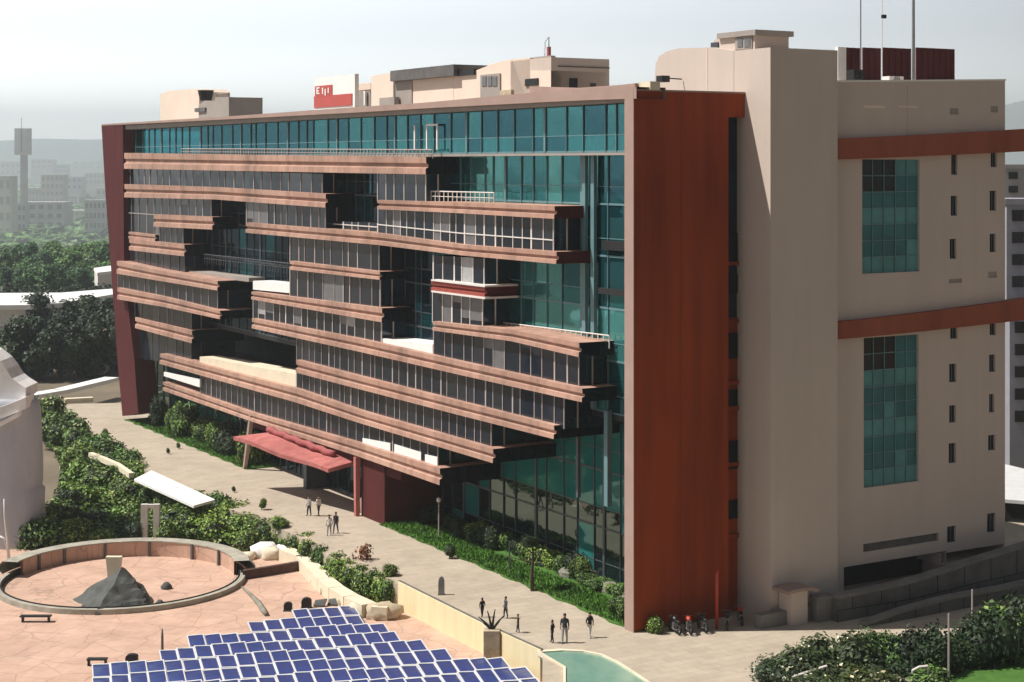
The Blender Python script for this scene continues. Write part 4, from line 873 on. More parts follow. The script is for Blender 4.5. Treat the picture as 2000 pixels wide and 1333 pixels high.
lamp(1853, 1338, 4.2, 'slim grey post among the shrubs at the bottom right', 'mull', False); lamp(1899, 1262, 3.6, 'thin pole against the block wall at the bottom right', 'mull', False)
for i, (pl_, lb) in enumerate((([(1545, 1333), (1548, 1322), (1615, 1301)], 'bent white bench rail among the white flowers'), ([(1782, 1310), (1795, 1303), (1812, 1301)], 'small white curved garden light arm, right of the bench rail'), ([(1725, 1322), (1745, 1319), (1775, 1331)], 'low white curved garden light arm at the bottom edge'))):
    o = empty('garden_rail' if i == 0 else 'garden_light', G(pl_[-1][0], 1345)); tag(o, lb, 'rail' if i == 0 else 'light'); w0 = G(pl_[-1][0], 1345); dd = w0.y - 1.0 - i * .3
    pp_ = [D(x, y, dd) - w0 for x, y in pl_]; b = MB(); b.tube(pp_, .07, 6); q = pp_[0]; b.tube([(q.x, q.y, 0), q], .05, 6); q = pp_[-1]; b.tube([(q.x, q.y, 0), q], .05, 6); b.build('rail' if i == 0 else 'arm', M['mullwhite'], o)
# ------------------------------------------------------------------ trees beyond the left end
rows = [([(15, 585), (50, 580), (85, 588), (120, 582), (155, 584), (190, 580), (222, 588)], TM, -2, 9, 'bright green tree', 'in the grove front behind the long white roof'),
        ([(0, 545), (38, 540), (75, 548), (112, 540), (148, 546), (185, 540), (220, 548)], TM, -2, 10, 'hazy green tree', 'in the grove back behind the long white roof'),
        ([(5, 740), (42, 735), (80, 742), (118, 736), (150, 740), (182, 728), (215, 722), (245, 735)], TD, -2, 9, 'dark green tree', 'in the front of the lower grove'),
        ([(20, 688), (60, 690), (98, 684), (135, 690), (170, 682), (208, 686), (240, 688)], TD, -2, 10, 'dark green tree', 'in the middle of the lower grove'),
        ([(0, 650), (45, 652), (82, 648), (122, 648), (158, 645), (198, 646), (230, 650)], TD, -2, 9, 'dark green tree', 'in the back of the lower grove')]
for pts_, pr_, z, h, lb, pl_ in rows:
    for i, (x, y) in enumerate(pts_):
        w = G(x, y, -2.4); hh = h * rng.uniform(.85, 1.15); tree(pr_, w, hh * rng.uniform(.55, .68), hh, f'{ORD[i]} {lb} from the left {pl_}', 'trees ' + pl_)
# long white roof and low walls on the left
def slab_px(name, lb, cat, poly, z, th, m, wall=None):
    w = [G(x, y, z) for x, y in poly]; c = w[0]; o = empty(name, (c.x, c.y, -2.4)); tag(o, lb, cat); b = MB(); b.prism([(q.x - c.x, q.y - c.y, z + 2.4) for q in w], (0, 0, -th)); b.build('roof', M[m], o)
    if wall:
        b = MB(); cc = sum(w, Vector()) / len(w); b.prism([((cc + (q - cc) * .94).x - c.x, (cc + (q - cc) * .94).y - c.y, z - th + 2.39) for q in w], (0, 0, -(z - th + 2.4))); b.build('wall', M[wall], o)
    return o
slab_px('long_shed', 'long low white roof crossing between the two groves of trees', 'shed', [(-60, 573), (120, 572), (222, 564), (222, 575), (120, 592), (60, 596), (-60, 597)], 6.5, .8, 'white', 'farwall')
slab_px('small_shed', 'small shed with a pale pink roof among the dark trees', 'shed', [(140, 640), (215, 632), (222, 636), (200, 648), (145, 645)], 4.5, .5, 'farroof', 'farwall2')
slab_px('pavilion', 'small white roofed pavilion beside the maroon pylon above the white roof', 'pavilion', [(183, 524), (225, 518), (225, 529), (190, 533)], 7, .6, 'white', 'farwall')
def wall_g(name, lb, pts, h, th, m, z=0.0, cap=None):
    w = [Vector((q.x, q.y, z)) for q in [G(x, y, z if name == 'rock_wall' else max(z, 0)) for x, y in pts]]; c = w[0]; o = empty(name, (c.x, c.y, z)); tag(o, lb, 'wall'); b = MB(); b2 = MB()
    for a, e in zip(w, w[1:]):
        d = (e - a).normalized(); nn_ = Vector((-d.y, d.x, 0)) * th; a_, e_ = a - c, e - c
        b.prism([a_, e_, e_ + nn_, a_ + nn_], (0, 0, h)); n3 = nn_ * .1
        if cap: b2.prism([a_ - n3 + Vector((0, 0, h)), e_ - n3 + Vector((0, 0, h)), e_ + nn_ + n3 + Vector((0, 0, h)), a_ + nn_ + n3 + Vector((0, 0, h))], (0, 0, .15))
    b.build('wall_face', M[m], o)
    if cap: b2.build('coping', M[cap], o)
    return o
wall_g('boundary_wall', 'low white wall slanting up behind the far end of the promenade', [(60, 782), (130, 770), (232, 745)], .55, 2.2, 'white')
wall_g('boundary_wall', 'low grey and cream wall at the far left corner of the promenade', [(72, 795), (125, 790)], .9, 1.0, 'palewall')
wall_g('boundary_wall', 'short cream block wall next to the pylon end of the promenade', [(128, 789), (182, 786)], .6, 1.0, 'palewall')
wall_g('promenade_wall', 'pale yellow wall dropping from the promenade to the terrace', [(1058, 1275.5), (960, 1231), (860, 1181), (780, 1141)], 2.0, .12, 'yellow', TZ, None)
wp = [G(x, y, 0) for x, y in ((1058, 1274.5), (960, 1230), (860, 1180), (780, 1140))]
o = empty('promenade_kerb', wp[0]); tag(o, 'dark grey kerb on top of the pale yellow wall', 'kerb'); b = MB(); b.tube([q - wp[0] + Vector((0, 0, .1)) for q in wp], .16, 6); b.build('kerb', M['darkconc'], o)
# white slab roof in the hedge and the slender white pergola posts
slab_px('white_canopy', 'bright white flat canopy roof lying across the hedge beside the promenade', 'canopy', [(262, 936), (296, 919), (420, 976), (378, 988)], 1.2, .22, 'white')
wall_g('garden_wall', 'thin winding pale kerb running through the hedge to the white canopy', [(262, 934), (235, 915), (205, 902), (182, 893)], .5, .5, 'palewall', .6)
o = empty('twin_posts', G(293, 1062, TZ)); tag(o, 'pair of tall grey concrete posts joined at the top beside the basin', 'posts'); w0 = G(293, 1062, TZ)
for x0, x1 in ((276, 289), (300, 312)):
    a = G(x0, 1062, TZ) - w0; c = G(x1, 1062, TZ) - w0; h = D(x0, 985, w0.y).z - TZ; b = MB(); b.box((a.x, -.25, 0), (c.x, .25, h)); b.build('post', M['postgrey'], o)
b = MB(); a = G(280, 1062, TZ) - w0; c = G(308, 1062, TZ) - w0; b.box((a.x, -.2, h - .35), (c.x, .2, h - .02)); b.build('cross_beam', M['postgrey'], o)
# ------------------------------------------------------------------ round basin
C0 = G(238, 1138, TZ); rad = (474 - 2) / 2 / FP * C0.y
o = empty('round_basin', (C0.x, C0.y, TZ)); tag(o, 'large round sunken stone basin on the terracotta terrace with a broad grey rim', 'basin')
b = MB(); b.lathe([(rad - .30, 0), (rad - .30, .38), (rad + .1, .38), (rad + .1, 0)], seg=72); b.build('rim', mat('rimstone', (.36, .34, .28), .9, .3, .8, .4), o)
b = MB(); b.lathe([(rad - .40, .02), (rad - .40, .46), (rad - .34, .46), (rad - .34, .02)], seg=72, closed=True); b.build('inner_lining', M['dark'], o)
b = MB(); b.lathe([(0, .03), (rad - .6, .03)], seg=60); b.build('basin_floor', M['terra'], o)
# back wall with pilasters
b = MB(); b.lathe([(rad - .75, .03), (rad - .75, 1.25), (rad - .56, 1.25), (rad - .56, .03)], seg=40, closed=True, a0=R(15), a1=R(165)); b.build('back_wall', M['terra'], o)
b = MB(); b.lathe([(rad - .8, 1.2), (rad - .8, 1.3), (rad + .4, 1.32), (rad + .9, .8), (rad + .4, .3)], seg=40, a0=R(10), a1=R(172)); b.build('coping', M['rimstone'], o)
for a in (40, 62, 88, 112, 135, 152): 
    b = MB(); w = R(a); b.box((-.08, -.1, 0), (.08, .1, 1.24)); q = b.build('pilaster', M['darkconc'], o); q.location = ((rad - .85) * math.cos(w), (rad - .85) * math.sin(w), .03); q.rotation_euler = (0, 0, w)
w0 = G(215, 1197, TZ + .03); o = empty('pyramid', w0); tag(o, 'dark grey faceted stone pyramid standing inside the round basin', 'pyramid')
b = MB(); ap = D(236, 1113, w0.y + 2.2) - w0; base = [G(140, 1172, TZ) - w0, G(185, 1203, TZ) - w0, G(296, 1190, TZ) - w0, G(288, 1160, TZ) - w0, G(230, 1150, TZ) - w0]
ap2 = D(262, 1125, w0.y + 2.4) - w0
tris = [(base[0], base[1], ap), (base[1], base[2], ap2), (base[1], ap2, ap), (base[2], base[3], ap2), (base[3], base[4], ap), (base[3], ap, ap2), (base[4], base[0], ap)]
def rough(q): return q + Vector((noise.noise(q * 1.1), noise.noise(q * 1.1 + Vector((5, 0, 0))), noise.noise(q * 1.3 + Vector((0, 7, 0))))) * .30
NS = 9
for A_, B_, C_ in tris:
    for i in range(NS):
        for j in range(NS - i):
            def bp_(u, v): return rough(A_ + (B_ - A_) * u / NS + (C_ - A_) * v / NS)
            b.poly([bp_(i, j), bp_(i + 1, j), bp_(i, j + 1)])
            if i + j < NS - 1: b.poly([bp_(i + 1, j), bp_(i + 1, j + 1), bp_(i, j + 1)])
b.build('faceted_body', M['slate'], o)
w0 = G(222, 1150, TZ); o = empty('cream_pier', w0); tag(o, 'cream tapering pier rising behind the grey pyramid', 'pier'); b = MB(); h = D(222, 1088, w0.y).z - TZ
b.prism([(-.35, -.1, 0), (.35, -.1, 0), (.6, -.1, h), (-.6, -.1, h)], (0, .5, 0)); b.build('shaft', M['palewall'], o)
for (x, y, s, lb) in ((325, 1150, .45, 'rounded dark stone on the basin floor, upper of the two'), (312, 1182, .35, 'small pointed stone on the basin floor beside the pyramid')):
    b = MB(); b.lathe([(0, s * 1.2), (s * .5, s), (s, s * .4), (s * .9, 0)], seg=9); q = b.build('stone', M['slate'], None, smooth=True); q.location = G(x, y, TZ + .03); tag(q, lb, 'stone', 'stones in the basin')
# terrace furniture and cracks
def arch_box(x, y, w, h, lb, name='bollard', m='dark', cat='bollard', group=None):
    q = G(x, y, TZ); o = empty(name, q); tag(o, lb, cat, group); b = MB(); prof = [(-w, 0, 0), (w, 0, 0), (w, 0, h * .7)] + [(w * math.cos(t), 0, h * .7 + h * .3 * math.sin(t)) for t in (.5, 1.0, 1.57, 2.1, 2.6)] + [(-w, 0, h * .7)]
    b.prism(prof, (0, w * 1.2, 0)); b.build('shell', M[m], o); b = MB(); b.box((-w * 1.15, -.05, 0), (w * 1.15, w * 1.3, .06)); b.build('base', M['darkconc'], o); return o
arch_box(562, 1195, .30, .65, 'smaller black domed bin on the terrace above the blue panels'); arch_box(598, 1190, .36, .78, 'larger black domed bin on the terrace above the blue panels')
arch_box(256, 1296, .38, .55, 'dark square box on the terrace left of the blue panels', 'drain_box', cat='box')
for (x, y, l_, lb) in ((190, 1300, 1.3, 'low dark bench on the terrace near the bottom left'), (70, 1215, 2.2, 'dark metal bench bar beside the basin at far left')):
    q = G(x, y, TZ); o = empty('bench', q); tag(o, lb, 'bench'); b = MB(); b.box((-l_ / 2, -.25, .38), (l_ / 2, .25, .46)); b.build('seat', M['dark'], o)
    for s_ in (-1, 1): b = MB(); b.box((s_ * l_ * .42 - .05, -.2, 0), (s_ * l_ * .42 + .05, .2, .38)); b.build('leg', M['dark'], o)
q = G(310, 1292, TZ); 
o = empty('thin_post', G(317, 1275, TZ)); tag(o, 'short dark tapered post on the terrace below the basin', 'post'); b = MB(); b.tube([(0, 0, 0), (0, 0, 1.1), (0, 0, 1.6)], [.1, .09, .04], 6); b.build('shaft', M['darkconc'], o)
o = empty('driftwood', G(500, 1195, TZ)); tag(o, 'curved grey driftwood trunk lying across the terrace', 'log'); w0 = G(500, 1195, TZ); b = MB(); b.tube([G(x, y, TZ + .15) - w0 for x, y in ((472, 1146), (490, 1162), (505, 1178), (514, 1192), (520, 1200))], [.06, .14, .22, .22, .16], 7); b.build('trunk', M['greenstone'], o, smooth=True)
o = empty('timber_beam', G(490, 1130, TZ)); tag(o, 'dark brown weathered beam wall right of the basin under the shrubs', 'beam'); w0 = G(490, 1130, TZ); b = MB(); pv = [G(x, y, TZ) - w0 for x, y in ((474, 1133), (520, 1126), (572, 1117), (600, 1112))]
for a, c in zip(pv, pv[1:]): b.prism([a, c, c + Vector((0, .5, 0)), a + Vector((0, .5, 0))], (0, 0, .7))
b.build('beam', mat('timber', (.09, .05, .04), .9, .3, 2, .5), o)
# dark fascia slabs by the panels
for i, (x, y) in enumerate(((625, 1186), (652, 1184), (680, 1182))):
    q = G(x, y, TZ); b = MB(); b.prism([(-.5, 0, .1), (.35, -.1, .12), (.5, .3, .55), (-.4, .45, .4)], (0, .06, -.08)); o = b.build('loose_panel', M['slate'], None); o.location = q; tag(o, f'{ORD[i]} loose dark panel from the left above the blue panel field', 'panel', 'loose dark panels')
# boulders of the cream wall
wall_g('rock_wall', 'broad smooth cream rock wall curving down beside the clipped shrubs', [(765, 1205), (735, 1203), (700, 1187), (672, 1170), (650, 1152), (628, 1130), (606, 1106), (570, 1092)], .95, 1.2, 'palewall', TZ)
bl = [(640, 1160, .6, .4, 'stone'), (655, 1172, .5, .35, 'stone'), (675, 1186, .6, .4, 'stone'), (705, 1200, .8, .6, 'palewall'), (750, 1206, 1.3, .7, 'stone'), (618, 1140, .5, .4, 'stone'), (560, 1084, 1.2, .5, 'white'), (515, 1086, 1.3, .7, 'white'), (530, 1092, .9, .6, 'palewall'), (480, 1092, 1.0, .4, 'palewall')]
bl = sorted(bl)
for i, (x, y, s, h, m) in enumerate(bl):
    b = MB(); nseg = 10
    for a in range(7):
        th = math.pi * a / 6
        for k in range(nseg):
            ph = 2 * math.pi * k / nseg; d = Vector((math.sin(th) * math.cos(ph), math.sin(th) * math.sin(ph), math.cos(th))); e_ = Vector([math.copysign(abs(c) ** .75, c) for c in d]); f_ = 1 + .45 * noise.noise(d * 1.8 + Vector((i * 3.1, 0, 0))) + .15 * noise.noise(d * 5); b.v.append((e_.x * s * f_, e_.y * s * .7 * f_, e_.z * h * f_))
    for a in range(6):
        for k in range(nseg): b.f.append([a * nseg + k, a * nseg + (k + 1) % nseg, (a + 1) * nseg + (k + 1) % nseg, (a + 1) * nseg + k]); b.m.append(0)
    o = b.build('boulder', M[m], None, smooth=True); o.location = G(x, y, TZ) + Vector((0, 0, h * .5)); tag(o, f'{ORD[i]} pale boulder from the left along the terrace edge by the hedge', 'boulder', 'boulders along the terrace edge')
# ------------------------------------------------------------------ blue panel field
outl = [(180, 1360), (180, 1316), (310, 1300), (312, 1276), (368, 1270), (368, 1244), (480, 1240), (482, 1212), (560, 1206), (562, 1196), (690, 1194), (700, 1222), (762, 1228), (790, 1250), (840, 1262), (870, 1282), (930, 1288), (985, 1300), (1040, 1320), (1080, 1360)]
an = R(15.3); a1 = Vector((-math.sin(an), math.cos(an), 0)); a2 = Vector((math.cos(an), math.sin(an), 0)); O_ = G(560, 1333, TZ + .5); PW, PD = 1.13, 2.55
def proj(w): return CX + FP * w.x / w.y, HY - FP * (w.z - CAMZ) / w.y
pm = MB(); nu = 4
def wav(u, v): return .05 * math.sin(u * 5 + v * 3) 
for i in range(nu):
    for j in range(nu):
        def pt(i_, j_): u, v = i_ / nu, j_ / nu; return ((u - .5) * (PW - .12), (v - .5) * (PD - .28), .06 + .06 * math.sin(u * 3.1) * math.sin(v * 3.1 + .5))
        pm.poly([pt(i, j), pt(i + 1, j), pt(i + 1, j + 1), pt(i, j + 1)])
PANEL = proto(pm.build('panel', M['blue'], None, smooth=True))
fm_ = MB(); w2, d2 = PW / 2, PD / 2
for x0, x1, y0, y1 in ((-w2, w2, -d2, -d2 + .16), (-w2, w2, d2 - .16, d2), (-w2, -w2 + .07, -d2 + .16, d2 - .16), (w2 - .07, w2, -d2 + .16, d2 - .16)): fm_.box((x0, y0, 0), (x1, y1, .09))
FRM = proto(fm_.build('frame', M['frame_pale'], None))
rown = 0
for r in range(9, -6, -1):
    cells = []
    for c in range(-24, 24):
        w = O_ + a1 * (r * PD) + a2 * (c * PW + (.3 * math.sin(r * .9))); px, py = proj(w)
        if inpoly(px, py, outl) and py < 1352: cells.append((c, w))
    if not cells: continue
    rown += 1; o = empty('panel_row', cells[0][1] - Vector((0, 0, .5)), an); tag(o, f'{ORD[rown - 1]} row of blue framed panels from the back of the panel field', 'solar panels', 'rows of blue panels on the terrace')
    for c, w in cells:
        hgt = .5 + .07 * math.sin(c * .8 + r * 1.3)
        p_ = link(bpy.data.objects.new('panel', PANEL), o); p_.location = ((c - cells[0][0]) * PW, 0, hgt); p_.rotation_euler = (R(2 + 1.5 * math.sin(c * .8 + r)), R(3 * math.sin(c * .8 + r * 1.3 + 1.57)), 0); f_ = link(bpy.data.objects.new('frame', FRM), p_)
    b = MB()
    for k in range(0, len(cells), 3): b.box((k * PW - .04, -.05, 0), (k * PW + .04, .05, .45))
    b.build('support_posts', M['metal'], o)
# ------------------------------------------------------------------ draped grey structure at far left
w0 = G(35, 1075, -2.4); o = empty('plaster_silo', w0); tag(o, 'weathered grey plaster tower with pale curved ledges at the left edge', 'tower')
dpt = w0.y; b = MB(); n = 14
pf = [(1080, -60, 92), (1020, -60, 88), (985, -60, 85), (955, -60, 86), (950, -60, 80), (938, -60, 82), (900, -60, 82), (850, -60, 80), (800, -60, 78), (785, -60, 74), (776, -60, 66)]
rings = []
for y, xl, xr in pf:
    z = D(0, y, dpt).z - w0.z; xa = D(xl, y, dpt).x - w0.x; xb = D(xr, y, dpt).x - w0.x; cxm, rx = (xa + xb) / 2, (xb - xa) / 2
    rings.append([(cxm + rx * math.copysign(abs(math.cos(t)) ** .6, math.cos(t)), 2.4 * math.sin(t), max(z, 0)) for t in [2 * math.pi * k / 24 for k in range(24)]])
for a, c in zip(rings, rings[1:]):
    for k in range(24): b.poly([a[k], a[(k + 1) % 24], c[(k + 1) % 24], c[k]])
b.poly(rings[-1]); b.build('shaft', M['plaster_grey'], o, smooth=True)
for yl, yr, xl, xr, th, dy in ((812, 776, -60, 50, 22, -2.7), (850, 805, -60, 36, 9, -2.9)):
    b = MB(); pts_ = []
    for k in range(9):
        t = k / 8; x = xl + (xr - xl) * t; y = yl + (yr - yl) * t ** .8 + 6 * math.sin(t * 3.1); pts_.append(D(x, y, dpt + dy) - w0)
    for a, c in zip(pts_, pts_[1:]): b.prism([a, c, c - Vector((0, 0, th / FP * dpt)), a - Vector((0, 0, th / FP * dpt))], (0, 2.5, 0))
    b.build('ledge', M['plaster_pale'], o)
b = MB(); b.prism([D(x, y, dpt - 1.5) - w0 for x, y in ((-60, 800), (-60, 672), (-20, 690), (0, 706), (12, 722), (22, 738), (34, 748), (50, 758), (50, 776), (30, 792), (0, 800))], (0, 3.6, 0)); b.build('cap', M['plaster_pale'], o)
o = empty('street_lamp', G(14, 1105, TZ)); tag(o, 'thin pale curved lamp standard at the left edge beside the basin', 'lamp post'); w0 = G(14, 1105, TZ); b = MB(); b.tube([D(x, y, w0.y) - w0 for x, y in ((18, 1104), (15, 1060), (9, 1010), (8, 975))], [.16, .12, .08, .06], 6); b.tube([D(x, y, w0.y) - w0 for x, y in ((15, 1080), (8, 1052), (0, 1048))], .08, 6); b.build('pole', M['mullwhite'], o, smooth=True)
# ------------------------------------------------------------------ people
SKIN = mat('skin', (.30, .17, .11), .6, .1, 5)
HAIR = mat('hair', (.015, .012, .010), .6, .2, 5)
CL_ = [mat('cloth_%d' % i, c, .85, .15, 8) for i, c in enumerate([(.03, .03, .04), (.62, .60, .56), (.05, .06, .09), (.10, .04, .03), (.30, .30, .30), (.015, .015, .02)])]
def person(x, y, hgt, face, top, bot, lb, stride=.12, arm=.1):
    w = G(x, y); s = hgt / 1.72
    J = {'pel': (0, 0, .95, .13), 'wst': (0, 0, 1.10, .115), 'chs': (0, .01, 1.30, .15), 'nck': (0, .01, 1.47, .06), 'hd1': (0, .03, 1.58, .085), 'hd2': (0, .02, 1.68, .075)}
    E = [('pel', 'wst'), ('wst', 'chs'), ('chs', 'nck'), ('nck', 'hd1'), ('hd1', 'hd2')]
    for sg, nm in ((-1, 'l'), (1, 'r')):
        f = sg * stride
        J[nm + 'hip'] = (sg * .10, 0, .90, .095); J[nm + 'kn'] = (sg * .10, f * .6 + .03, .50, .065); J[nm + 'an'] = (sg * .10, f, .09, .045); J[nm + 'to'] = (sg * .11, f + .15, .04, .038)
        J[nm + 'sh'] = (sg * .19, 0, 1.40, .065); J[nm + 'el'] = (sg * .25, -.02 - f * .4, 1.13, .045); J[nm + 'ha'] = (sg * .25, .08 + arm * sg - f * .4, .88, .034); J[nm + 'fi'] = (sg * .24, .11 + arm * sg - f * .4, .80, .026)
        E += [('pel', nm + 'hip'), (nm + 'hip', nm + 'kn'), (nm + 'kn', nm + 'an'), (nm + 'an', nm + 'to'), ('chs', nm + 'sh'), (nm + 'sh', nm + 'el'), (nm + 'el', nm + 'ha'), (nm + 'ha', nm + 'fi')]
    ks = list(J); me = bpy.data.meshes.new('t'); me.from_pydata([J[k][:3] for k in ks], [(ks.index(a), ks.index(c)) for a, c in E], []); t = bpy.data.objects.new('t', me); scene.collection.objects.link(t)
    sk = t.modifiers.new('s', 'SKIN'); sk.use_smooth_shade = True
    for i, k in enumerate(ks): me.skin_vertices[0].data[i].radius = (J[k][3] * 1.15, J[k][3] * 1.15 * (.75 if k in ('chs', 'wst', 'pel') else 1)); me.skin_vertices[0].data[i].use_root = (k == 'pel')
    t.modifiers.new('u', 'SUBSURF').levels = 1
    dg = bpy.context.evaluated_depsgraph_get(); m2 = bpy.data.meshes.new_from_object(t.evaluated_get(dg)); bpy.data.objects.remove(t)
    m2.materials.clear()
    for m in (SKIN, top, bot, HAIR): m2.materials.append(m)
    for p in m2.polygons:
        c = p.center; ax = abs(c.x)
        p.material_index = 3 if c.z < .09 else (2 if c.z < .93 and ax < .2 else (0 if c.z > 1.45 or (ax > .2 and c.z < 1.05) else 1))
    o = bpy.data.objects.new('person', m2); link(o); o.location = w; o.scale = (s, s, s); o.rotation_euler = (0, 0, face); tag(o, lb, 'person')
    b = MB(); b.lathe([(0, .105), (.05, .10), (.092, .05), (.10, 0), (.085, -.06)], (0, -.0, 1.665), 12); b.build('hair', HAIR, o, smooth=True)
    b = MB(); b.box((-.015, .11, 1.59), (.015, .135, 1.63)); b.build('nose', SKIN, o); return o
person(604, 1008, 1.72, 2.4, CL_[4], CL_[0], 'person in a grey top standing at the left of the pair below the canopy')
person(622, 1008, 1.75, -2.2, CL_[1], CL_[0], 'person in a white shirt standing at the right of the pair below the canopy')
person(643, 1046, 1.68, 3.0, CL_[1], CL_[4], 'person in pale clothes walking just below the pair on the promenade', .2)
person(656, 1042, 1.74, 2.7, CL_[5], CL_[2], 'person with black top walking beside the one in pale clothes', .2)
person(1079, 1256, 1.45, 1.2, CL_[5], CL_[5], 'short person in black at the left of the group beside the pool')
person(1103, 1256, 1.85, 2.9, CL_[0], CL_[4], 'tall person in dark top with grey trousers in the middle by the pool', .18)
person(1152, 1246, 1.62, -2.6, CL_[5], CL_[1], 'person in a black top and pale trousers right of the tall one', .15)
person(1012, 1236, 1.2, 1.5, CL_[5], CL_[5], 'child in black standing alone near the stone planter')
person(942, 1206, 1.3, .6, CL_[5], CL_[0], 'child in black left of the planter with the bare shrub'); person(988, 1208, 1.45, 2.0, CL_[2], CL_[5], 'small person in dark clothes right of the planter with the bare shrub')
o = empty('stone_planter', G(961, 1292, TZ)); tag(o, 'rough stone block planter with a bare black shrub built into the yellow wall', 'planter')
b = MB(); b.box((-.55, -.5, 0), (.5, .4, 2.1)); q = b.build('block', M['stone'], o)
b = MB()
for sx, zz_ in ((-.9, .9), (-.3, 1.3), (.2, 1.4), (.8, 1.0), (.5, .6), (-.6, .5)): b.tube([(0, 0, 2.0), (sx * .5, 0, 2.0 + zz_ * .6), (sx, .05, 2.0 + zz_)], [.1, .07, .03], 5)
b.build('bare_shrub', M['dark'], o)
arch_box(862, 1163, .22, 1.3, 'narrow grey metal bollard standing on the open promenade', 'bollard', 'metal').location = G(862, 1163)
# ------------------------------------------------------------------ motorcycles by the orange wall
def motorcycle(x, y, rz, body, lb):
    o = empty('motorcycle', G(x, y), rz); tag(o, lb, 'motorcycle', 'motorcycles parked by the orange wall')
    for wx in (-.65, .65):
        b = MB(); n = 18; b.lathe([(.24, -.05), (.31, -.06), (.33, 0), (.31, .06), (.24, .05)], seg=n, closed=True); q = b.build('wheel', M['tyre'], o, smooth=True); q.location = (wx, 0, .33); q.rotation_euler = (R(90), 0, 0)
        b = MB(); b.lathe([(.02, -.04), (.05, -.04), (.05, .04), (.02, .04)], seg=8, closed=True)
        for k in range(5): a = k * 1.257; b.tube([(0, 0, 0), (.24 * math.cos(a), .24 * math.sin(a), 0)], .015, 4)
        b.build('rim', M['metal'], q)
    b = MB(); b.tube([(-.25, 0, .78), (.0, 0, .92), (.28, 0, .9), (.36, 0, .82)], [.10, .17, .17, .08], 8); b.build('fuel_tank', body, o, smooth=True)
    b = MB(); b.tube([(-.75, 0, .86), (-.5, 0, .82), (-.2, 0, .78)], [.07, .11, .12], 8); b.build('seat', M['dark'], o, smooth=True)
    b = MB(); b.box((-.15, -.14, .32), (.25, .14, .68)); b.build('engine', M['metal'], o)
    b = MB(); b.tube([(.66, -.07, .33), (.42, -.07, 1.0)], .03, 5); b.tube([(.66, .07, .33), (.42, .07, 1.0)], .03, 5); b.build('fork', M['metal'], o)
    b = MB(); b.tube([(.30, -.36, 1.04), (.42, 0, 1.0), (.30, .36, 1.04)], .02, 5); b.build('handlebar', M['metal'], o)
    b = MB(); b.lathe([(0, .08), (.09, .06), (.1, 0), (0, 0)], seg=10); q = b.build('headlight', M['mullwhite'], o); q.location = (.5, 0, .93); q.rotation_euler = (0, R(90), 0)
    b = MB(); b.tube([(.1, .16, .3), (-.3, .18, .3), (-.8, .18, .4)], .04, 6); b.build('exhaust', M['metal'], o); return o
for x, y, rz, m, lb in ((1318, 1236, 1.9, 'black_paint', 'black motorcycle first from the left at the foot of the orange wall'), (1345, 1236, 1.7, 'red_paint', 'red tanked motorcycle second from the left at the orange wall foot'), (1372, 1232, 1.8, 'black_paint', 'black motorcycle left of the red pole at the orange wall foot'), (1420, 1226, 1.5, 'black_paint', 'black motorcycle directly right of the red pole by the wall'), (1446, 1218, 1.6, 'red_paint', 'red tanked motorcycle in the corner between orange wall and kiosk')):
    motorcycle(x, y, rz, M[m], lb)
bush(HB, G(1283, 1236), .7, .7, 1.0, 'little green shrub at the left foot of the orange wall', None)
o = empty('red_pole', G(1400, 1228)); tag(o, 'slim red pole standing in front of the orange wall', 'pole'); b = MB(); b.tube([(0, 0, 0), (0, 0, 3.6), (.08, 0, 3.9)], [.11, .11, .08], 8); b.build('shaft', M['red_paint'], o, smooth=True)
# ------------------------------------------------------------------ far right buildings, city, hills
def farb(name, lb, x0, x1, yt, yb, dep, m, nx, nz, wm='dark', zb=-2.4, rx=0, roofm=None, group=None):
    a, c = D(x0, yt, dep), D(x1, yb, dep); o = empty(name, (a.x, dep, zb)); tag(o, lb, 'building', group); w_, h_ = c.x - a.x, a.z - zb; b = MB(); b.box((0, 0, 0), (w_, w_ * .8, h_)); b.build('walls', M[m], o)
    b = MB(); b.box((-.2, -.2, h_), (w_ + .2, w_ * .8, h_ + .6)); b.build('parapet', M[roofm or m], o)
    zv = c.z - zb; wn = None
    for i in range(nx):
        for j in range(nz):
            if wn is None: b = MB(); ww, hh_ = w_ / nx * .55, (h_ - max(0, zv)) / nz * .5; b.box((0, -.15, 0), (ww, .1, hh_)); wn = b.build('window', M[wm], o); q = wn
            else: q = wn.copy(); scene.collection.objects.link(q); q.parent = o
            q.location = (w_ * (i + .25) / nx, 0, max(0, zv) + (h_ - max(0, zv)) * (j + .25) / nz)
    return o
farb('apartment_building', 'grey flats seen through the gap at the right edge', 1966, 2090, 400, 572, 175, 'farlilac', 3, 4)
farb('apartment_building', 'pale lilac block with black windows low at the right edge', 1972, 2090, 618, 835, 168, 'farlilac', 3, 5, zb=-2.4)
farb('apartment_building', 'distant dark flats above the grey ones at the right edge', 1962, 2090, 330, 410, 240, 'farwall2', 4, 3)
slab_px('low_shed', 'low shed with a pale grey roof right of the beige wing', 'shed', [(1955, 905), (2080, 935), (2080, 985), (1955, 975)], 2.0, .3, 'frame_pale', 'dark')
city = [(-30, 22, 345, 470, 560, 'farwall'), (18, 50, 398, 470, 600, 'farwall2'), (36, 124, 396, 478, 640, 'farwall2'), (80, 124, 342, 400, 760, 'farwall'), (122, 178, 412, 475, 680, 'farwall'), (165, 214, 392, 470, 600, 'farwall2'), (42, 82, 368, 400, 800, 'farwall'), (-10, 40, 316, 345, 1500, 'farwall'), (60, 102, 312, 330, 1500, 'farwall'), (120, 160, 346, 372, 1100, 'farwall2'), (165, 205, 338, 362, 1200, 'farwall'), (140, 200, 316, 330, 1900, 'farwall'), (0, 22, 360, 392, 1000, 'farwall'), (188, 225, 368, 400, 900, 'farwall'), (128, 150, 382, 402, 900, 'farwall'), (104, 132, 322, 338, 1600, 'farwall2')]
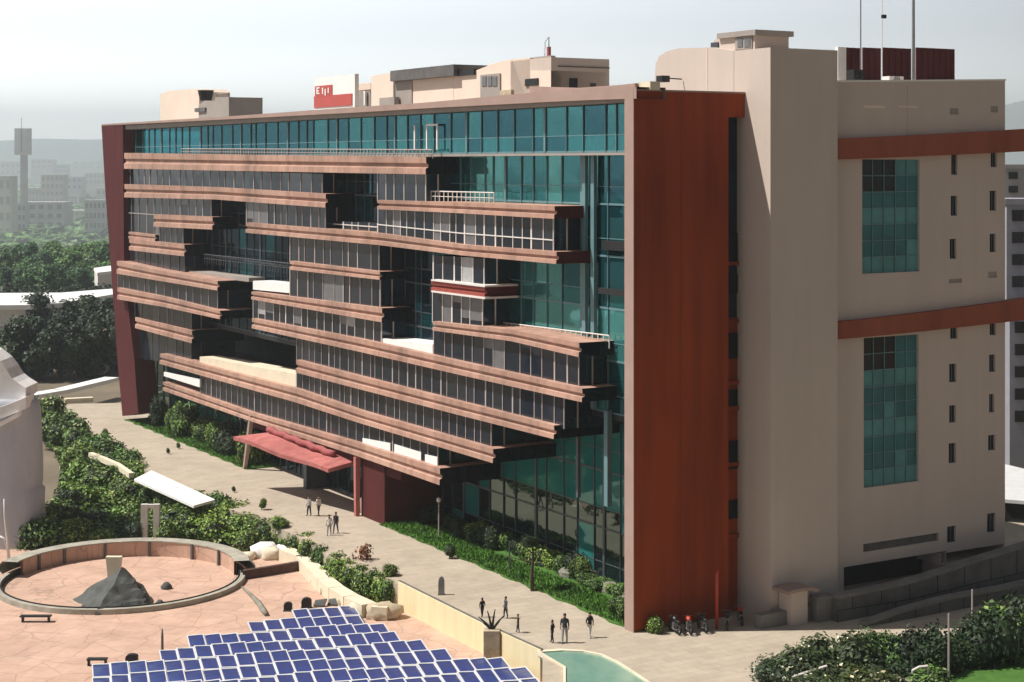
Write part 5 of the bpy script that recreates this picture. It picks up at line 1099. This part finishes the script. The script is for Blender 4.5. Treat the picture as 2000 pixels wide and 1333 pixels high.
for i, (x0, x1, yt, yb, dep, m) in enumerate(sorted(city)):
    farb('city_block', f'{ORD[i]} hazy city block from the left, in the distance beyond the groves', x0, x1, yt, yb, dep * 4, m, 4 + i % 3, 4 if yb - yt > 50 else 2, 'farwall2' if m == 'farwall' else 'slate', zb=-82, group='hazy blocks in the distant city')
ct = []
for i in range(30):
    x = rng.uniform(-15, 212); dp = rng.uniform(2700, 7500); w_ = rng.uniform(7, 20) * (2700 / dp) ** .3; yb = 320 + 110.8 * FP / dp; ct.append((x, w_, yb - rng.uniform(12, 34) * (2700 / dp) ** .5, yb, dp))
for i, (x, w_, yt, yb, dp) in enumerate(sorted(ct)):
    farb('small_block', f'{ORD[i]} tiny pale block from the left among the hazy trees of the city', x, x + w_, yt, yb, dp, 'farwall' if i % 3 else 'farroof', 3, 2, 'farwall2', zb=-82, group='tiny pale blocks in the hazy city')
o = empty('sign_tower', (D(44, 400, 2400).x, 2400, -82)); tag(o, 'tall pale slab tower with a thin mast rising from the hazy city', 'tower'); a, c = D(28, 251, 2400), D(60, 303, 2400); x_ = o.location.x
b = MB(); b.box((a.x - x_, 0, c.z + 82), (c.x - x_, 5, a.z + 82)); b.build('head', M['farwall'], o); b = MB(); b.box((a.x - x_ + 1.7, -.35, c.z + 88), (a.x - x_ + 8, .1, a.z + 76)); b.build('panel', M['frame_pale'], o)
b = MB(); b.box((-3.4, .7, 0), (6.4, 4.2, c.z + 81.9)); b.build('shaft', M['farwall2'], o); b = MB(); b.tube([(-1.5, -.7, c.z + 86), (-1.2, -.7, D(0, 230, 2400).z + 82)], .36, 5); b.build('mast', M['dark'], o)
# distant wood
b = MB(); rr = random.Random(9)
for _ in range(900):
    dep = rr.uniform(1900, 3600) if rr.random() < .6 else rr.uniform(3600, 8200); x = rr.uniform(-60, 240) if rr.random() < .8 else rr.uniform(1950, 2100); w = D(x, 320, dep); r = rr.uniform(7, 13) * (.6 + dep / 2500)
    for k in range(26):
        d = Vector((rr.gauss(0, 1), rr.gauss(0, 1), abs(rr.gauss(0, 1)))).normalized(); q = Vector((w.x, dep, -78)) + Vector((d.x * r * 1.3, d.y * r, d.z * r)); s = r * .38; n_ = (d + Vector((rr.uniform(-.4, .4), rr.uniform(-.4, .4), .3))).normalized(); u = n_.orthogonal().normalized(); v = n_.cross(u); b.poly([q - u * s, q - v * s, q + u * s, q + v * s])
tag(b.build('distant_wood', M['leaf_mid'], None, recalc=False), 'far wooded land fading into haze behind the city', 'wood', kind='stuff')
b = MB(); n = 160; prev = None
for i in range(n + 1):
    x = -7000 + 14000 * i / n; px = CX + FP * x / 9500
    t = 160 + 16 * math.sin(px * .004 + .6) + 9 * noise.noise(Vector((px * .01, 0, 0))) if px < 1700 else 160 + (px - 1700) / 265 * 190
    t = min(t, 400)
    cur = [(x, 8800, -82), (x, 9300, t * .85), (x, 9800, t), (x, 11500, t * .8)]
    if prev:
        for k in range(3): b.poly([prev[k], cur[k], cur[k + 1], prev[k + 1]])
    prev = cur
tag(b.build('hills', M['hill'], None, smooth=True), kind='structure')
# ------------------------------------------------------------------ haze
hz = bpy.data.materials.new('haze'); hz.use_nodes = True; t = hz.node_tree; t.nodes.clear(); mo = t.nodes.new('ShaderNodeOutputMaterial'); pv = t.nodes.new('ShaderNodeVolumePrincipled')
pv.inputs['Color'].default_value = (.84, .94, 1.0, 1); pv.inputs['Density'].default_value = .00018; pv.inputs['Anisotropy'].default_value = .45
t.links.new(pv.outputs[0], mo.inputs['Volume'])
b = MB(); b.box((-16000, -500, -60), (16000, 16500, 520)); tag(b.build('haze', hz), 'pale haze over the whole city', 'haze', kind='stuff')
